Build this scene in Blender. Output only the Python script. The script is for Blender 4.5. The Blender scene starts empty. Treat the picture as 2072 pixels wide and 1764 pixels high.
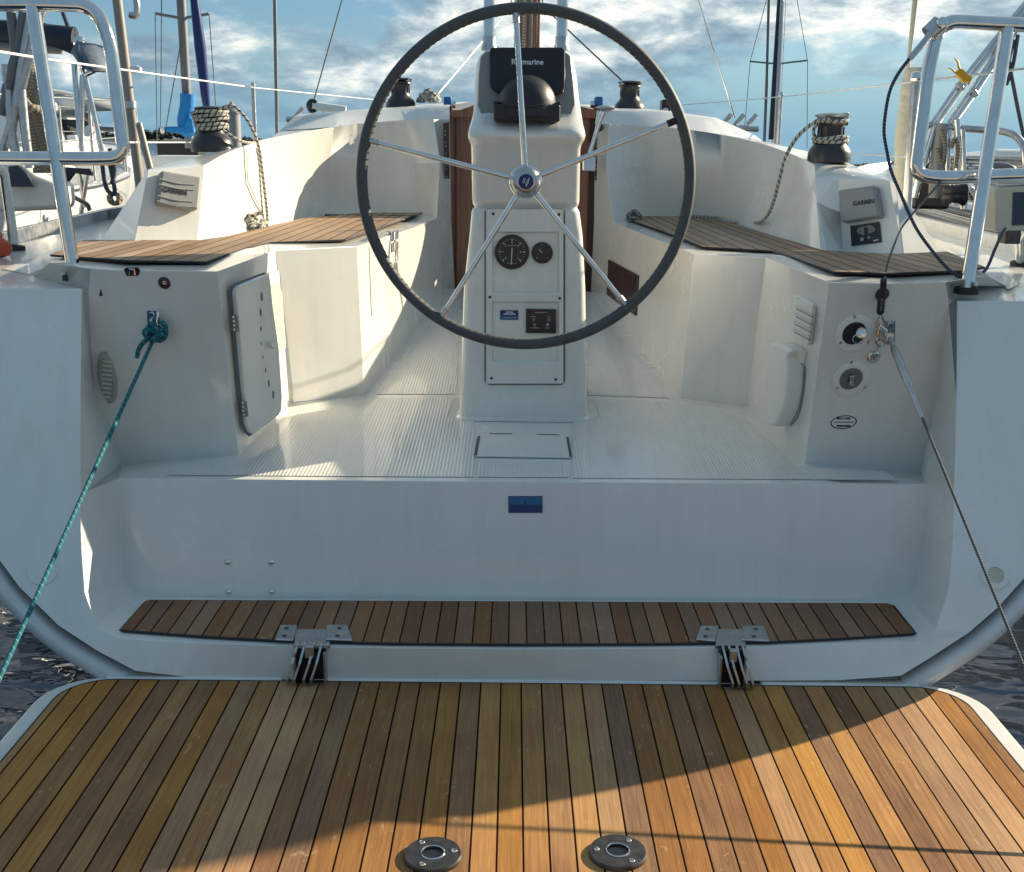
import bpy, bmesh, math, random
from mathutils import Vector, Matrix
random.seed(7)
S = bpy.context.scene
R = math.radians
# ---------------------------------------------------------------- camera
ZC, FPX, PITCH, ROLL = 1.485, 2354.0, R(13.7), R(0.55)
cd = bpy.data.cameras.new('camera'); cam = bpy.data.objects.new('camera', cd); S.collection.objects.link(cam)
cd.sensor_width = 36; cd.lens = 36 * FPX / 2072; cd.clip_start = .05; cd.clip_end = 6000
CR = Matrix.Rotation(math.pi/2 - PITCH, 3, 'X') @ Matrix.Rotation(ROLL, 3, 'Z')
cam.matrix_world = Matrix.Translation((0, 0, ZC)) @ CR.to_4x4()
S.camera = cam
# ---------------------------------------------------------------- light
SUN_FWD, SUN_EL = R(31), R(22)          # degrees forward of the starboard beam, height
SD = Vector((math.cos(SUN_EL)*math.cos(SUN_FWD), math.cos(SUN_EL)*math.sin(SUN_FWD), math.sin(SUN_EL)))
sl = bpy.data.lights.new('sun', 'SUN'); sl.energy = 5.0; sl.angle = R(.5); sl.color = (1, .86, .64)
sun = bpy.data.objects.new('sun', sl); S.collection.objects.link(sun)
sun.rotation_euler = SD.to_track_quat('Z', 'Y').to_euler()
W = bpy.data.worlds.new('World'); S.world = W; W.use_nodes = True
S.view_settings.view_transform = 'Standard'; S.view_settings.look = 'None'
S.view_settings.exposure = 1.02; S.view_settings.gamma = 1
SKYK = .048
def world():
    nt = W.node_tree; N = nt.nodes; L = nt.links; N.clear()
    out = N.new('ShaderNodeOutputWorld'); bg = N.new('ShaderNodeBackground')
    sky = N.new('ShaderNodeTexSky'); sky.sky_type = 'NISHITA'; sky.sun_disc = False
    sky.sun_elevation = SUN_EL; sky.sun_rotation = math.pi/2 - SUN_FWD; sky.air_density = 1.0; sky.dust_density = .6; sky.ozone_density = 1.6
    geo = N.new('ShaderNodeTexCoord')
    sep = N.new('ShaderNodeSeparateXYZ'); L.new(geo.outputs['Generated'], sep.inputs[0])
    def m(op, a, b=None, c=None, clamp=False):
        n = N.new('ShaderNodeMath'); n.operation = op; n.use_clamp = clamp
        for i, v in enumerate((a, b, c)):
            if v is None: continue
            if isinstance(v, (int, float)): n.inputs[i].default_value = v
            else: L.new(v, n.inputs[i])
        return n.outputs[0]
    x, y, z = sep.outputs
    def vec(a, b, c):
        n = N.new('ShaderNodeCombineXYZ')
        for i, v in enumerate((a, b, c)):
            if isinstance(v, (int, float)): n.inputs[i].default_value = v
            else: L.new(v, n.inputs[i])
        return n.outputs[0]
    def noise(v, sc, det, ro, dist=0):
        n = N.new('ShaderNodeTexNoise'); n.inputs['Scale'].default_value = sc; n.inputs['Detail'].default_value = det; n.inputs['Roughness'].default_value = ro; n.inputs['Distortion'].default_value = dist
        L.new(v, n.inputs['Vector']); return n.outputs['Fac']
    def ss(v, a, b, c=0, d=1):
        n = N.new('ShaderNodeMapRange'); n.interpolation_type = 'SMOOTHSTEP'
        for k, q in zip(('From Min', 'From Max', 'To Min', 'To Max'), (a, b, c, d)): n.inputs[k].default_value = q
        L.new(v, n.inputs['Value']); return n.outputs[0]
    def blob(x0, z0, sx, sz):      # a bank of cloud (or a gap) round one bearing and height
        dx, dz = m('DIVIDE', m('SUBTRACT', x, x0), sx), m('DIVIDE', m('SUBTRACT', z, z0), sz)
        return m('POWER', 2.718, m('MULTIPLY', m('ADD', m('MULTIPLY', dx, dx), m('MULTIPLY', dz, dz)), -1))
    def mixc(f, A, B):
        n = N.new('ShaderNodeMix'); n.data_type = 'RGBA'
        for k, v in (('Factor', f), ('A', A), ('B', B)):
            if isinstance(v, tuple): n.inputs[k].default_value = (*v, 1)
            elif isinstance(v, (int, float)): n.inputs[k].default_value = v
            else: L.new(v, n.inputs[k])
        return n.outputs['Result']
    v1 = vec(m('MULTIPLY', x, 5.2), m('MULTIPLY', y, 1.5), m('MULTIPLY', z, 15))
    v2 = vec(m('ADD', m('MULTIPLY', x, 9), 4.3), m('ADD', m('MULTIPLY', y, 2), 1.7), m('MULTIPLY', z, 24))
    c1 = noise(v1, 1.25, 10, .58, .35); c2 = noise(v2, 1.5, 10, .62, .25)
    bias = m('ADD', m('ADD', m('MULTIPLY', blob(-.24, .128, .19, .040), -.26), m('MULTIPLY', blob(.34, .035, .30, .035), -.20)), m('ADD', m('MULTIPLY', blob(.27, .11, .16, .035), .14), m('MULTIPLY', blob(-.02, .10, .12, .06), .12)))
    cov = ss(m('ADD', c1, m('ADD', bias, .06)), .40, .58)
    lit = ss(m('ADD', c2, m('ADD', m('MULTIPLY', blob(.27, .105, .13, .030), .13), m('ADD', m('MULTIPLY', m('SUBTRACT', z, .065), 1.1), m('MULTIPLY', blob(-.12, .06, .12, .03), .06)))), .38, .74)
    ramp = N.new('ShaderNodeValToRGB'); L.new(lit, ramp.inputs[0])
    e = ramp.color_ramp.elements
    e[0].position = 0; e[0].color = (.115, .175, .230, 1)
    e[1].position = 1; e[1].color = (.66, .63, .55, 1)
    q = e.new(.42); q.color = (.25, .305, .335, 1)
    q = e.new(.72); q.color = (.42, .455, .455, 1)
    # the clear air between: the physical sky, tinted
    sk = N.new('ShaderNodeMix'); sk.data_type = 'RGBA'; sk.blend_type = 'MULTIPLY'; sk.inputs['Factor'].default_value = 1
    L.new(sky.outputs[0], sk.inputs['A']); sk.inputs['B'].default_value = (SKYK*.74, SKYK*1.0, SKYK*1.2, 1)
    air = mixc(ss(z, .0, .10, .75, .15), sk.outputs['Result'], (.130, .250, .345))
    col = mixc(m('MULTIPLY', cov, .92), air, ramp.outputs[0])
    low = mixc(ss(z, .0, .075, .60, 0), col, (.115, .235, .325))
    # the sky astern and overhead is deeper: the low sun stands ahead
    f = m('MULTIPLY', ss(m('ADD', y, m('MULTIPLY', x, .25)), -.45, .70, .0, 1), ss(z, .15, .60, 1, .10))
    L.new(mixc(f, (.103, .170, .240), low), bg.inputs[0]); bg.inputs[1].default_value = .96
    L.new(bg.outputs[0], out.inputs[0])
world()
# ---------------------------------------------------------------- where things stand: a picture point on a known plane
def ray(px, py):
    return CR @ Vector(((px - 1036)/FPX, (882 - py)/FPX, -1))
PL = dict(T=(1, .60, 3.06), F=(.058, 1, .9429), SL=(0, 1, .285), SR=(0, 1, .292), PF=(1, .122, 2.98), RI=(1, .177, 2.879),
          SH=(0, 1, 1.067), PLT=(0, 1, 1.155), DK=(0, 1, .335))
def at(px, py, k):
    r = ray(px, py)
    if isinstance(k, (int, float)): t = k/r.y
    elif isinstance(k, tuple): t = k[1]/r.x if k[0] == 'x' else (k[1]/-r.z)
    else:
        a, b, c = PL[k]; t = c/(a*r.y - b*r.z)
    return Vector((r.x*t, r.y*t, ZC + r.z*t))
def ats(k, *pts): return [at(x, y, k) for x, y in pts]
# ---------------------------------------------------------------- materials
def mat(name, col, rough=.5, metal=0, spec=.5, coat=0, bump=None, vary=0, vscale=6, **kw):
    m = bpy.data.materials.new(name); m.use_nodes = True
    nt = m.node_tree; b = nt.nodes['Principled BSDF']
    b.inputs['Base Color'].default_value = (*col, 1); b.inputs['Roughness'].default_value = rough; b.inputs['Metallic'].default_value = metal
    b.inputs['Specular IOR Level'].default_value = spec; b.inputs['Coat Weight'].default_value = coat; b.inputs['Coat Roughness'].default_value = .06
    for k, v in kw.items(): b.inputs[k.replace('_', ' ')].default_value = v
    geo = nt.nodes.new('ShaderNodeNewGeometry')
    if vary:
        n = nt.nodes.new('ShaderNodeTexNoise'); n.inputs['Scale'].default_value = vscale; n.inputs['Detail'].default_value = 6
        nt.links.new(geo.outputs['Position'], n.inputs['Vector'])
        r = nt.nodes.new('ShaderNodeMapRange'); r.inputs['From Min'].default_value = .3; r.inputs['From Max'].default_value = .7
        r.inputs['To Min'].default_value = 1 - vary; r.inputs['To Max'].default_value = 1 + vary*.4
        nt.links.new(n.outputs['Fac'], r.inputs['Value'])
        hs = nt.nodes.new('ShaderNodeHueSaturation'); hs.inputs['Color'].default_value = (*col, 1)
        nt.links.new(r.outputs[0], hs.inputs['Value']); nt.links.new(hs.outputs[0], b.inputs['Base Color'])
        r2 = nt.nodes.new('ShaderNodeMapRange'); r2.inputs['To Min'].default_value = max(.02, rough - .1); r2.inputs['To Max'].default_value = min(1, rough + .12)
        nt.links.new(n.outputs['Fac'], r2.inputs['Value']); nt.links.new(r2.outputs[0], b.inputs['Roughness'])
    if bump:
        n = nt.nodes.new('ShaderNodeTexNoise'); n.inputs['Scale'].default_value = bump[0]; n.inputs['Detail'].default_value = 5
        nt.links.new(geo.outputs['Position'], n.inputs['Vector'])
        bp = nt.nodes.new('ShaderNodeBump'); bp.inputs['Strength'].default_value = bump[1]; bp.inputs['Distance'].default_value = bump[2]
        nt.links.new(n.outputs['Fac'], bp.inputs['Height']); nt.links.new(bp.outputs[0], b.inputs['Normal'])
    return m
def nodes(m): return m.node_tree.nodes, m.node_tree.links, m.node_tree.nodes['Principled BSDF']
def gelcoat(name, col, rough, ribs=False):
    m = mat(name, col, rough, coat=.5)
    N, L, b = nodes(m); g = N.new('ShaderNodeNewGeometry')
    n = N.new('ShaderNodeTexNoise'); n.inputs['Scale'].default_value = 2.2; n.inputs['Detail'].default_value = 7; n.inputs['Roughness'].default_value = .65; L.new(g.outputs['Position'], n.inputs['Vector'])
    cr = N.new('ShaderNodeValToRGB'); e = cr.color_ramp.elements; e[0].position = .32; e[0].color = (col[0]*.93, col[1]*.92, col[2]*.89, 1); e[1].position = .62; e[1].color = (*col, 1); L.new(n.outputs['Fac'], cr.inputs[0])
    mp = N.new('ShaderNodeMapping'); mp.inputs['Scale'].default_value = (16, 5, .9); L.new(g.outputs['Position'], mp.inputs[0])
    st = N.new('ShaderNodeTexNoise'); st.inputs['Scale'].default_value = 1.3; st.inputs['Detail'].default_value = 6; st.inputs['Roughness'].default_value = .7; L.new(mp.outputs[0], st.inputs['Vector'])
    sp = N.new('ShaderNodeTexVoronoi'); sp.inputs['Scale'].default_value = 26; L.new(g.outputs['Position'], sp.inputs['Vector'])
    sr = N.new('ShaderNodeMapRange'); sr.inputs['From Min'].default_value = .03; sr.inputs['From Max'].default_value = .055; L.new(sp.outputs['Distance'], sr.inputs['Value'])
    n3 = N.new('ShaderNodeTexNoise'); n3.inputs['Scale'].default_value = 5; L.new(g.outputs['Position'], n3.inputs['Vector'])
    gt = N.new('ShaderNodeMath'); gt.operation = 'LESS_THAN'; gt.inputs[1].default_value = .56; L.new(n3.outputs['Fac'], gt.inputs[0])
    mx = N.new('ShaderNodeMath'); mx.operation = 'MAXIMUM'; L.new(sr.outputs[0], mx.inputs[0]); L.new(gt.outputs[0], mx.inputs[1])
    mm = N.new('ShaderNodeMix'); mm.data_type = 'RGBA'; L.new(mx.outputs[0], mm.inputs['Factor']); mm.inputs['A'].default_value = (col[0]*.7, col[1]*.7, col[2]*.68, 1); L.new(cr.outputs[0], mm.inputs['B'])
    sv = N.new('ShaderNodeMapRange'); sv.inputs['From Min'].default_value = .38; sv.inputs['From Max'].default_value = .56; sv.inputs['To Min'].default_value = .955; sv.inputs['To Max'].default_value = 1; L.new(st.outputs['Fac'], sv.inputs['Value'])
    hv = N.new('ShaderNodeHueSaturation'); L.new(sv.outputs[0], hv.inputs['Value']); L.new(mm.outputs['Result'], hv.inputs['Color']); L.new(hv.outputs[0], b.inputs['Base Color'])
    rr = N.new('ShaderNodeMapRange'); rr.inputs['To Min'].default_value = rough - .08; rr.inputs['To Max'].default_value = rough + .14; L.new(n.outputs['Fac'], rr.inputs['Value']); L.new(rr.outputs[0], b.inputs['Roughness'])
    bp = N.new('ShaderNodeBump'); bp.inputs['Strength'].default_value = .06; bp.inputs['Distance'].default_value = .02
    n4 = N.new('ShaderNodeTexNoise'); n4.inputs['Scale'].default_value = 7; n4.inputs['Detail'].default_value = 2; L.new(g.outputs['Position'], n4.inputs['Vector']); L.new(n4.outputs['Fac'], bp.inputs['Height'])
    if ribs:      # moulded non-skid: rows of fine raised ribs running fore and aft
        s = N.new('ShaderNodeSeparateXYZ'); L.new(g.outputs['Position'], s.inputs[0])
        a = N.new('ShaderNodeMath'); a.operation = 'MULTIPLY'; a.inputs[1].default_value = 2*math.pi/.0092; L.new(s.outputs[0], a.inputs[0])
        sn = N.new('ShaderNodeMath'); sn.operation = 'SINE'; L.new(a.outputs[0], sn.inputs[0])
        b2 = N.new('ShaderNodeBump'); b2.inputs['Strength'].default_value = .24; b2.inputs['Distance'].default_value = .0022; L.new(sn.outputs[0], b2.inputs['Height']); L.new(bp.outputs[0], b2.inputs['Normal'])
        L.new(b2.outputs[0], b.inputs['Normal'])
    else: L.new(bp.outputs[0], b.inputs['Normal'])
    return m
def teak(name, pitch, cols, off=0, wear=.5, caulk=.046):
    m = mat(name, cols[0], .55); N, L, b = nodes(m)
    g = N.new('ShaderNodeNewGeometry'); s = N.new('ShaderNodeSeparateXYZ'); L.new(g.outputs['Position'], s.inputs[0])
    def ma(op, a, v=None):
        n = N.new('ShaderNodeMath'); n.operation = op
        (L.new(a, n.inputs[0]) if not isinstance(a, (int, float)) else setattr(n.inputs[0], 'default_value', a))
        if v is not None: (L.new(v, n.inputs[1]) if not isinstance(v, (int, float)) else setattr(n.inputs[1], 'default_value', v))
        return n.outputs[0]
    u = ma('DIVIDE', ma('ADD', s.outputs[0], 20 + off), pitch)
    k = ma('FLOOR', u); fr = ma('FRACT', u)
    d = ma('MINIMUM', fr, ma('SUBTRACT', 1.0, fr))
    wn = N.new('ShaderNodeTexWhiteNoise'); wn.noise_dimensions = '1D'; L.new(k, wn.inputs['W'])
    cb = N.new('ShaderNodeCombineXYZ'); L.new(ma('MULTIPLY', s.outputs[0], 105), cb.inputs[0]); L.new(ma('MULTIPLY', s.outputs[1], 4.2), cb.inputs[1]); L.new(ma('MULTIPLY', k, 3.7), cb.inputs[2])
    gr = N.new('ShaderNodeTexNoise'); gr.inputs['Scale'].default_value = 1.6; gr.inputs['Detail'].default_value = 8; gr.inputs['Roughness'].default_value = .65; gr.inputs['Distortion'].default_value = .4; L.new(cb.outputs[0], gr.inputs['Vector'])
    bl = N.new('ShaderNodeTexNoise'); bl.inputs['Scale'].default_value = 5; bl.inputs['Detail'].default_value = 5; L.new(g.outputs['Position'], bl.inputs['Vector'])
    t = ma('ADD', ma('MULTIPLY', wn.outputs['Value'], .36), ma('ADD', ma('MULTIPLY', gr.outputs['Fac'], .62), ma('MULTIPLY', bl.outputs['Fac'], .34)))
    cr = N.new('ShaderNodeValToRGB'); e = cr.color_ramp.elements
    e[0].position = .30; e[0].color = (*cols[0], 1); e[1].position = .95; e[1].color = (*cols[2], 1); q = e.new(.62); q.color = (*cols[1], 1); L.new(t, cr.inputs[0])
    w2 = N.new('ShaderNodeTexWhiteNoise'); w2.noise_dimensions = '1D'; L.new(ma('ADD', k, 77.3), w2.inputs['W'])
    hs = N.new('ShaderNodeHueSaturation'); L.new(ma('ADD', ma('MULTIPLY', w2.outputs['Value'], .24), .80), hs.inputs['Saturation']); L.new(cr.outputs[0], hs.inputs['Color'])
    L.new(ma('ADD', ma('MULTIPLY', bl.outputs['Fac'], .016), .4945), hs.inputs['Hue'])
    # scattered pale scuffs and dark spots
    sm = N.new('ShaderNodeMapping'); sm.inputs['Scale'].default_value = (1.6, .7, 1); sm.inputs['Rotation'].default_value = (0, 0, .5); L.new(g.outputs['Position'], sm.inputs[0])
    sc_ = N.new('ShaderNodeTexNoise'); sc_.inputs['Scale'].default_value = 26; sc_.inputs['Detail'].default_value = 3; sc_.inputs['Distortion'].default_value = 1.6; L.new(sm.outputs[0], sc_.inputs['Vector'])
    sf = N.new('ShaderNodeMapRange'); sf.inputs['From Min'].default_value = .66; sf.inputs['From Max'].default_value = .74; sf.inputs['To Max'].default_value = .40; L.new(sc_.outputs['Fac'], sf.inputs['Value'])
    sd_ = N.new('ShaderNodeMapRange'); sd_.inputs['From Min'].default_value = .30; sd_.inputs['From Max'].default_value = .22; sd_.inputs['To Max'].default_value = .45; L.new(sc_.outputs['Fac'], sd_.inputs['Value'])
    wc = N.new('ShaderNodeMix'); wc.data_type = 'RGBA'; L.new(sf.outputs[0], wc.inputs['Factor']); L.new(hs.outputs[0], wc.inputs['A']); wc.inputs['B'].default_value = (.62, .44, .25, 1)
    wd = N.new('ShaderNodeMix'); wd.data_type = 'RGBA'; L.new(sd_.outputs[0], wd.inputs['Factor']); L.new(wc.outputs['Result'], wd.inputs['A']); wd.inputs['B'].default_value = (.05, .028, .016, 1)
    ck = N.new('ShaderNodeMapRange'); ck.inputs['From Min'].default_value = caulk*.72; ck.inputs['From Max'].default_value = caulk*1.05; L.new(d, ck.inputs['Value'])
    mx = N.new('ShaderNodeMix'); mx.data_type = 'RGBA'; L.new(ck.outputs[0], mx.inputs['Factor']); mx.inputs['A'].default_value = (.020, .009, .005, 1); L.new(ma('MULTIPLY', ck.outputs[0], .20), b.inputs['Specular IOR Level']); L.new(wd.outputs['Result'], mx.inputs['B']); L.new(mx.outputs['Result'], b.inputs['Base Color'])
    rr = N.new('ShaderNodeMapRange'); rr.inputs['To Min'].default_value = .38; rr.inputs['To Max'].default_value = .72; L.new(gr.outputs['Fac'], rr.inputs['Value']); L.new(rr.outputs[0], b.inputs['Roughness'])
    h = ma('ADD', ma('MULTIPLY', ck.outputs[0], 1.0), ma('MULTIPLY', gr.outputs['Fac'], .8))
    bp = N.new('ShaderNodeBump'); bp.inputs['Strength'].default_value = .45; bp.inputs['Distance'].default_value = .0018; L.new(h, bp.inputs['Height']); L.new(bp.outputs[0], b.inputs['Normal'])
    return m
def rope(name, base, fleck, amount=.35, freq=70, twist=1):
    m = mat(name, base, .8); N, L, b = nodes(m)
    uv = N.new('ShaderNodeUVMap'); s = N.new('ShaderNodeSeparateXYZ'); L.new(uv.outputs[0], s.inputs[0])
    def ma(op, a, v):
        n = N.new('ShaderNodeMath'); n.operation = op; L.new(a, n.inputs[0])
        (L.new(v, n.inputs[1]) if not isinstance(v, (int, float)) else setattr(n.inputs[1], 'default_value', v)); return n.outputs[0]
    ph = ma('ADD', ma('MULTIPLY', s.outputs[0], freq), ma('MULTIPLY', s.outputs[1], twist))
    fr = N.new('ShaderNodeMath'); fr.operation = 'FRACT'; L.new(ph, fr.inputs[0])
    lt = ma('LESS_THAN', fr.outputs[0], amount)
    mx = N.new('ShaderNodeMix'); mx.data_type = 'RGBA'; L.new(lt, mx.inputs['Factor']); mx.inputs['A'].default_value = (*base, 1); mx.inputs['B'].default_value = (*fleck, 1); L.new(mx.outputs['Result'], b.inputs['Base Color'])
    w = ma('MULTIPLY', ma('ADD', ma('MULTIPLY', s.outputs[0], freq*6), ma('MULTIPLY', s.outputs[1], 4)), 6.283)
    sn = N.new('ShaderNodeMath'); sn.operation = 'SINE'; L.new(w, sn.inputs[0])
    bp = N.new('ShaderNodeBump'); bp.inputs['Strength'].default_value = .5; bp.inputs['Distance'].default_value = .001; L.new(sn.outputs[0], bp.inputs['Height']); L.new(bp.outputs[0], b.inputs['Normal'])
    return m
M = {}
M['gel'] = gelcoat('white_gelcoat', (.80, .79, .74), .22)
M['gelf'] = gelcoat('nonskid_gelcoat', (.74, .73, .68), .30, True)
M['gelh'] = gelcoat('hull_gelcoat', (.68, .70, .70), .2)
M['groove'] = mat('dark_groove', (.10, .11, .10), .6)
M['teakp'] = teak('platform_teak', .0447, ((.12, .052, .022), (.31, .136, .042), (.54, .262, .074)))
M['teaks'] = teak('step_teak', .0405, ((.14, .055, .024), (.24, .102, .042), (.36, .175, .082)), off=.01)
M['teakb'] = teak('seat_teak', .046, ((.18, .105, .06), (.30, .185, .105), (.46, .31, .19)), caulk=.05)
M['steel'] = mat('polished_steel', (.76, .74, .71), .06, 1, vary=.12, vscale=25)
M['steelm'] = mat('satin_steel', (.55, .55, .54), .32, 1, vary=.2, vscale=40)
M['steeld'] = mat('weathered_bronze_steel', (.12, .11, .105), .42, .9, vary=.35, vscale=60)
M['blk'] = mat('black_plastic', (.018, .018, .02), .42, vary=.2, vscale=40)
M['blkg'] = mat('glossy_black', (.012, .013, .018), .18)
M['blkw'] = mat('winch_black', (.035, .035, .038), .33, vary=.3, vscale=50)
M['rub'] = mat('black_rubber', (.02, .02, .025), .65)
M['lea'] = mat('grey_leather', (.085, .087, .088), .62, vary=.25, vscale=60, bump=(350, .5, .0012))
M['gry'] = mat('grey_plastic', (.27, .28, .275), .42, vary=.06, vscale=20)
M['gryl'] = mat('pale_grey_plastic', (.62, .62, .58), .38, vary=.05, vscale=20)
M['gryd'] = mat('dark_grey_plastic', (.16, .165, .17), .5)
M['crm'] = mat('cream_plastic', (.70, .66, .42), .45, vary=.08)
M['wht'] = mat('white_plastic', (.78, .77, .72), .35)
M['mah'] = None
def varnish():
    m = mat('varnished_mahogany', (.25, .075, .022), .28, coat=.6); N, L, b = nodes(m)
    g = N.new('ShaderNodeNewGeometry'); mp = N.new('ShaderNodeMapping'); mp.inputs['Scale'].default_value = (55, 8, 2.4); L.new(g.outputs['Position'], mp.inputs[0])
    n = N.new('ShaderNodeTexNoise'); n.inputs['Scale'].default_value = 1.4; n.inputs['Detail'].default_value = 7; n.inputs['Distortion'].default_value = .5; L.new(mp.outputs[0], n.inputs['Vector'])
    c = N.new('ShaderNodeValToRGB'); e = c.color_ramp.elements; e[0].position = .3; e[0].color = (.15, .038, .012, 1); e[1].position = .72; e[1].color = (.36, .125, .036, 1); L.new(n.outputs['Fac'], c.inputs[0]); L.new(c.outputs[0], b.inputs['Base Color'])
    return m
M['mah'] = varnish()
M['dkw'] = mat('dark_wood', (.055, .022, .012), .4, vary=.3, vscale=30)
M['ropew'] = rope('white_black_rope', (.50, .48, .42), (.06, .06, .055), .30, 48, 1)
M['ropeg'] = rope('grey_green_rope', (.22, .25, .23), (.03, .04, .04), .4, 60, 2)
M['ropet'] = rope('teal_rope', (.003, .14, .175), (.35, .50, .48), .06, 60, 1)
M['roped'] = rope('tan_rope', (.38, .33, .25), (.16, .13, .09), .45, 60, 1)
M['wire'] = rope('steel_wire', (.20, .21, .22), (.04, .045, .05), .45, 160, 1)
M['wirec'] = rope('coated_wire', (.03, .04, .07), (.14, .17, .22), .3, 120, 1)
M['navy'] = mat('navy_enamel', (.012, .022, .12), .25)
M['blue'] = mat('blue_plastic', (.012, .12, .33), .35)
M['blul'] = mat('badge_light_blue', (.010, .12, .28), .35)
M['dial'] = mat('dial_face', (.012, .028, .085), .12, coat=.8)
M['mark'] = mat('white_marking', (.75, .76, .76), .5)
M['markd'] = mat('grey_marking', (.30, .32, .34), .5)
M['red'] = mat('orange_red_plastic', (.55, .07, .025), .5)
M['brn'] = mat('brown_plastic', (.06, .022, .018), .4)
M['yel'] = mat('yellow_tape', (.75, .42, .015), .55)
M['beige'] = mat('beige_plastic', (.60, .56, .44), .45, vary=.08)
M['blkp'] = mat('dark_panel', (.022, .014, .014), .3)
M['beigd'] = mat('vent_plastic', (.40, .385, .32), .45)
M['polb'] = mat('shade_toned_pole', (.27, .24, .205), .5, vary=.15)  # brown-grey base has the pole's shaded side put into its colour
M['dkwin'] = mat('dark_window', (.02, .03, .045), .08, spec=.8)
# ---------------------------------------------------------------- mesh helpers
class MB:
    def __init__(s): s.v = []; s.f = []; s.uv = {}
    def add(s, vs, fs, uvs=None):
        o = len(s.v); s.v += [tuple(p) for p in vs]
        for i, f in enumerate(fs):
            if uvs: s.uv[len(s.f)] = uvs[i]
            s.f.append(tuple(o + k for k in f))
        return s
    def quad(s, a, b, c, d): return s.add((a, b, c, d), ((0, 1, 2, 3),))
    def poly(s, pts): return s.add(pts, (tuple(range(len(pts))),))
    def strip(s, A, B):
        n = len(A); return s.add(list(A) + list(B), [(i, i+1, n+i+1, n+i) for i in range(n-1)])
    def tube(s, pts, r, seg=10, closed=False, caps=True, rs=None):
        P = [Vector(p) for p in pts]; n = len(P); vs = []; fs = []; uvs = []
        T = [((P[(i+1) % n] if closed or i < n-1 else P[i]) - (P[i-1] if closed or i > 0 else P[i])).normalized() for i in range(n)]
        u = T[0].orthogonal().normalized(); l = 0; ls = []
        for i in range(n):
            u = (u - T[i]*u.dot(T[i]));  u = u.normalized() if u.length > 1e-6 else T[i].orthogonal().normalized()
            w = T[i].cross(u); rr = rs[i] if rs else r
            if i: l += (P[i]-P[i-1]).length
            ls.append(l)
            for k in range(seg):
                a = 2*math.pi*k/seg; vs.append(P[i] + (u*math.cos(a) + w*math.sin(a))*rr)
        for i in range(n if closed else n-1):
            j = (i+1) % n; off = 0
            if closed and j == 0:
                best = min(range(seg), key=lambda q: (vs[q] - vs[i*seg]).length); off = best
                l2 = ls[i] + (P[0]-P[i]).length
            else: l2 = ls[j]
            for k in range(seg):
                fs.append((i*seg+k, i*seg+(k+1) % seg, j*seg+(k+1+off) % seg, j*seg+(k+off) % seg))
                uvs.append(((ls[i], k/seg), (ls[i], (k+1)/seg), (l2, (k+1)/seg), (l2, k/seg)))
        if caps and not closed:
            fs.append(tuple(range(seg-1, -1, -1))); uvs.append(((0, 0),)*seg)
            fs.append(tuple((n-1)*seg+k for k in range(seg))); uvs.append(((l, 0),)*seg)
        return s.add(vs, fs, uvs)
    def lathe(s, prof, o, axis=(0, 0, 1), seg=32):
        o = Vector(o); z = Vector(axis).normalized(); x = z.orthogonal().normalized(); y = z.cross(x)
        if abs(z.z) > .9: x, y = Vector((1, 0, 0)), Vector((0, 1, 0)) if z.z > 0 else Vector((0, -1, 0))
        vs = []; fs = []; n = len(prof)
        for r, h in prof:
            for k in range(seg):
                a = 2*math.pi*k/seg; vs.append(o + z*h + (x*math.cos(a) + y*math.sin(a))*max(r, 1e-4))
        for i in range(n-1):
            for k in range(seg): fs.append((i*seg+k, i*seg+(k+1) % seg, (i+1)*seg+(k+1) % seg, (i+1)*seg+k))
        fs.append(tuple(range(seg-1, -1, -1))); fs.append(tuple((n-1)*seg+k for k in range(seg)))
        return s.add(vs, fs)
    def prism(s, pts, vec):
        n = len(pts); vec = Vector(vec); q = [Vector(p) for p in pts]; q2 = [p + vec for p in q]
        fs = [tuple(range(n-1, -1, -1)), tuple(range(n, 2*n))] + [(i, (i+1) % n, n+(i+1) % n, n+i) for i in range(n)]
        return s.add(q + q2, fs)
    def box(s, c, h, rot=None):
        c = Vector(c); vs = []
        for x in (-1, 1):
            for y in (-1, 1):
                for z in (-1, 1):
                    p = Vector((x*h[0], y*h[1], z*h[2])); vs.append(c + (rot @ p if rot else p))
        return s.add(vs, ((0, 1, 3, 2), (4, 6, 7, 5), (0, 4, 5, 1), (2, 3, 7, 6), (0, 2, 6, 4), (1, 5, 7, 3)))
def link(o, parent=None):
    S.collection.objects.link(o)
    if parent is not None:
        o.parent = parent; o.matrix_parent_inverse = Matrix.Translation(parent.location).inverted() if parent.parent is None else Matrix.Identity(4)
    return o
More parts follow.
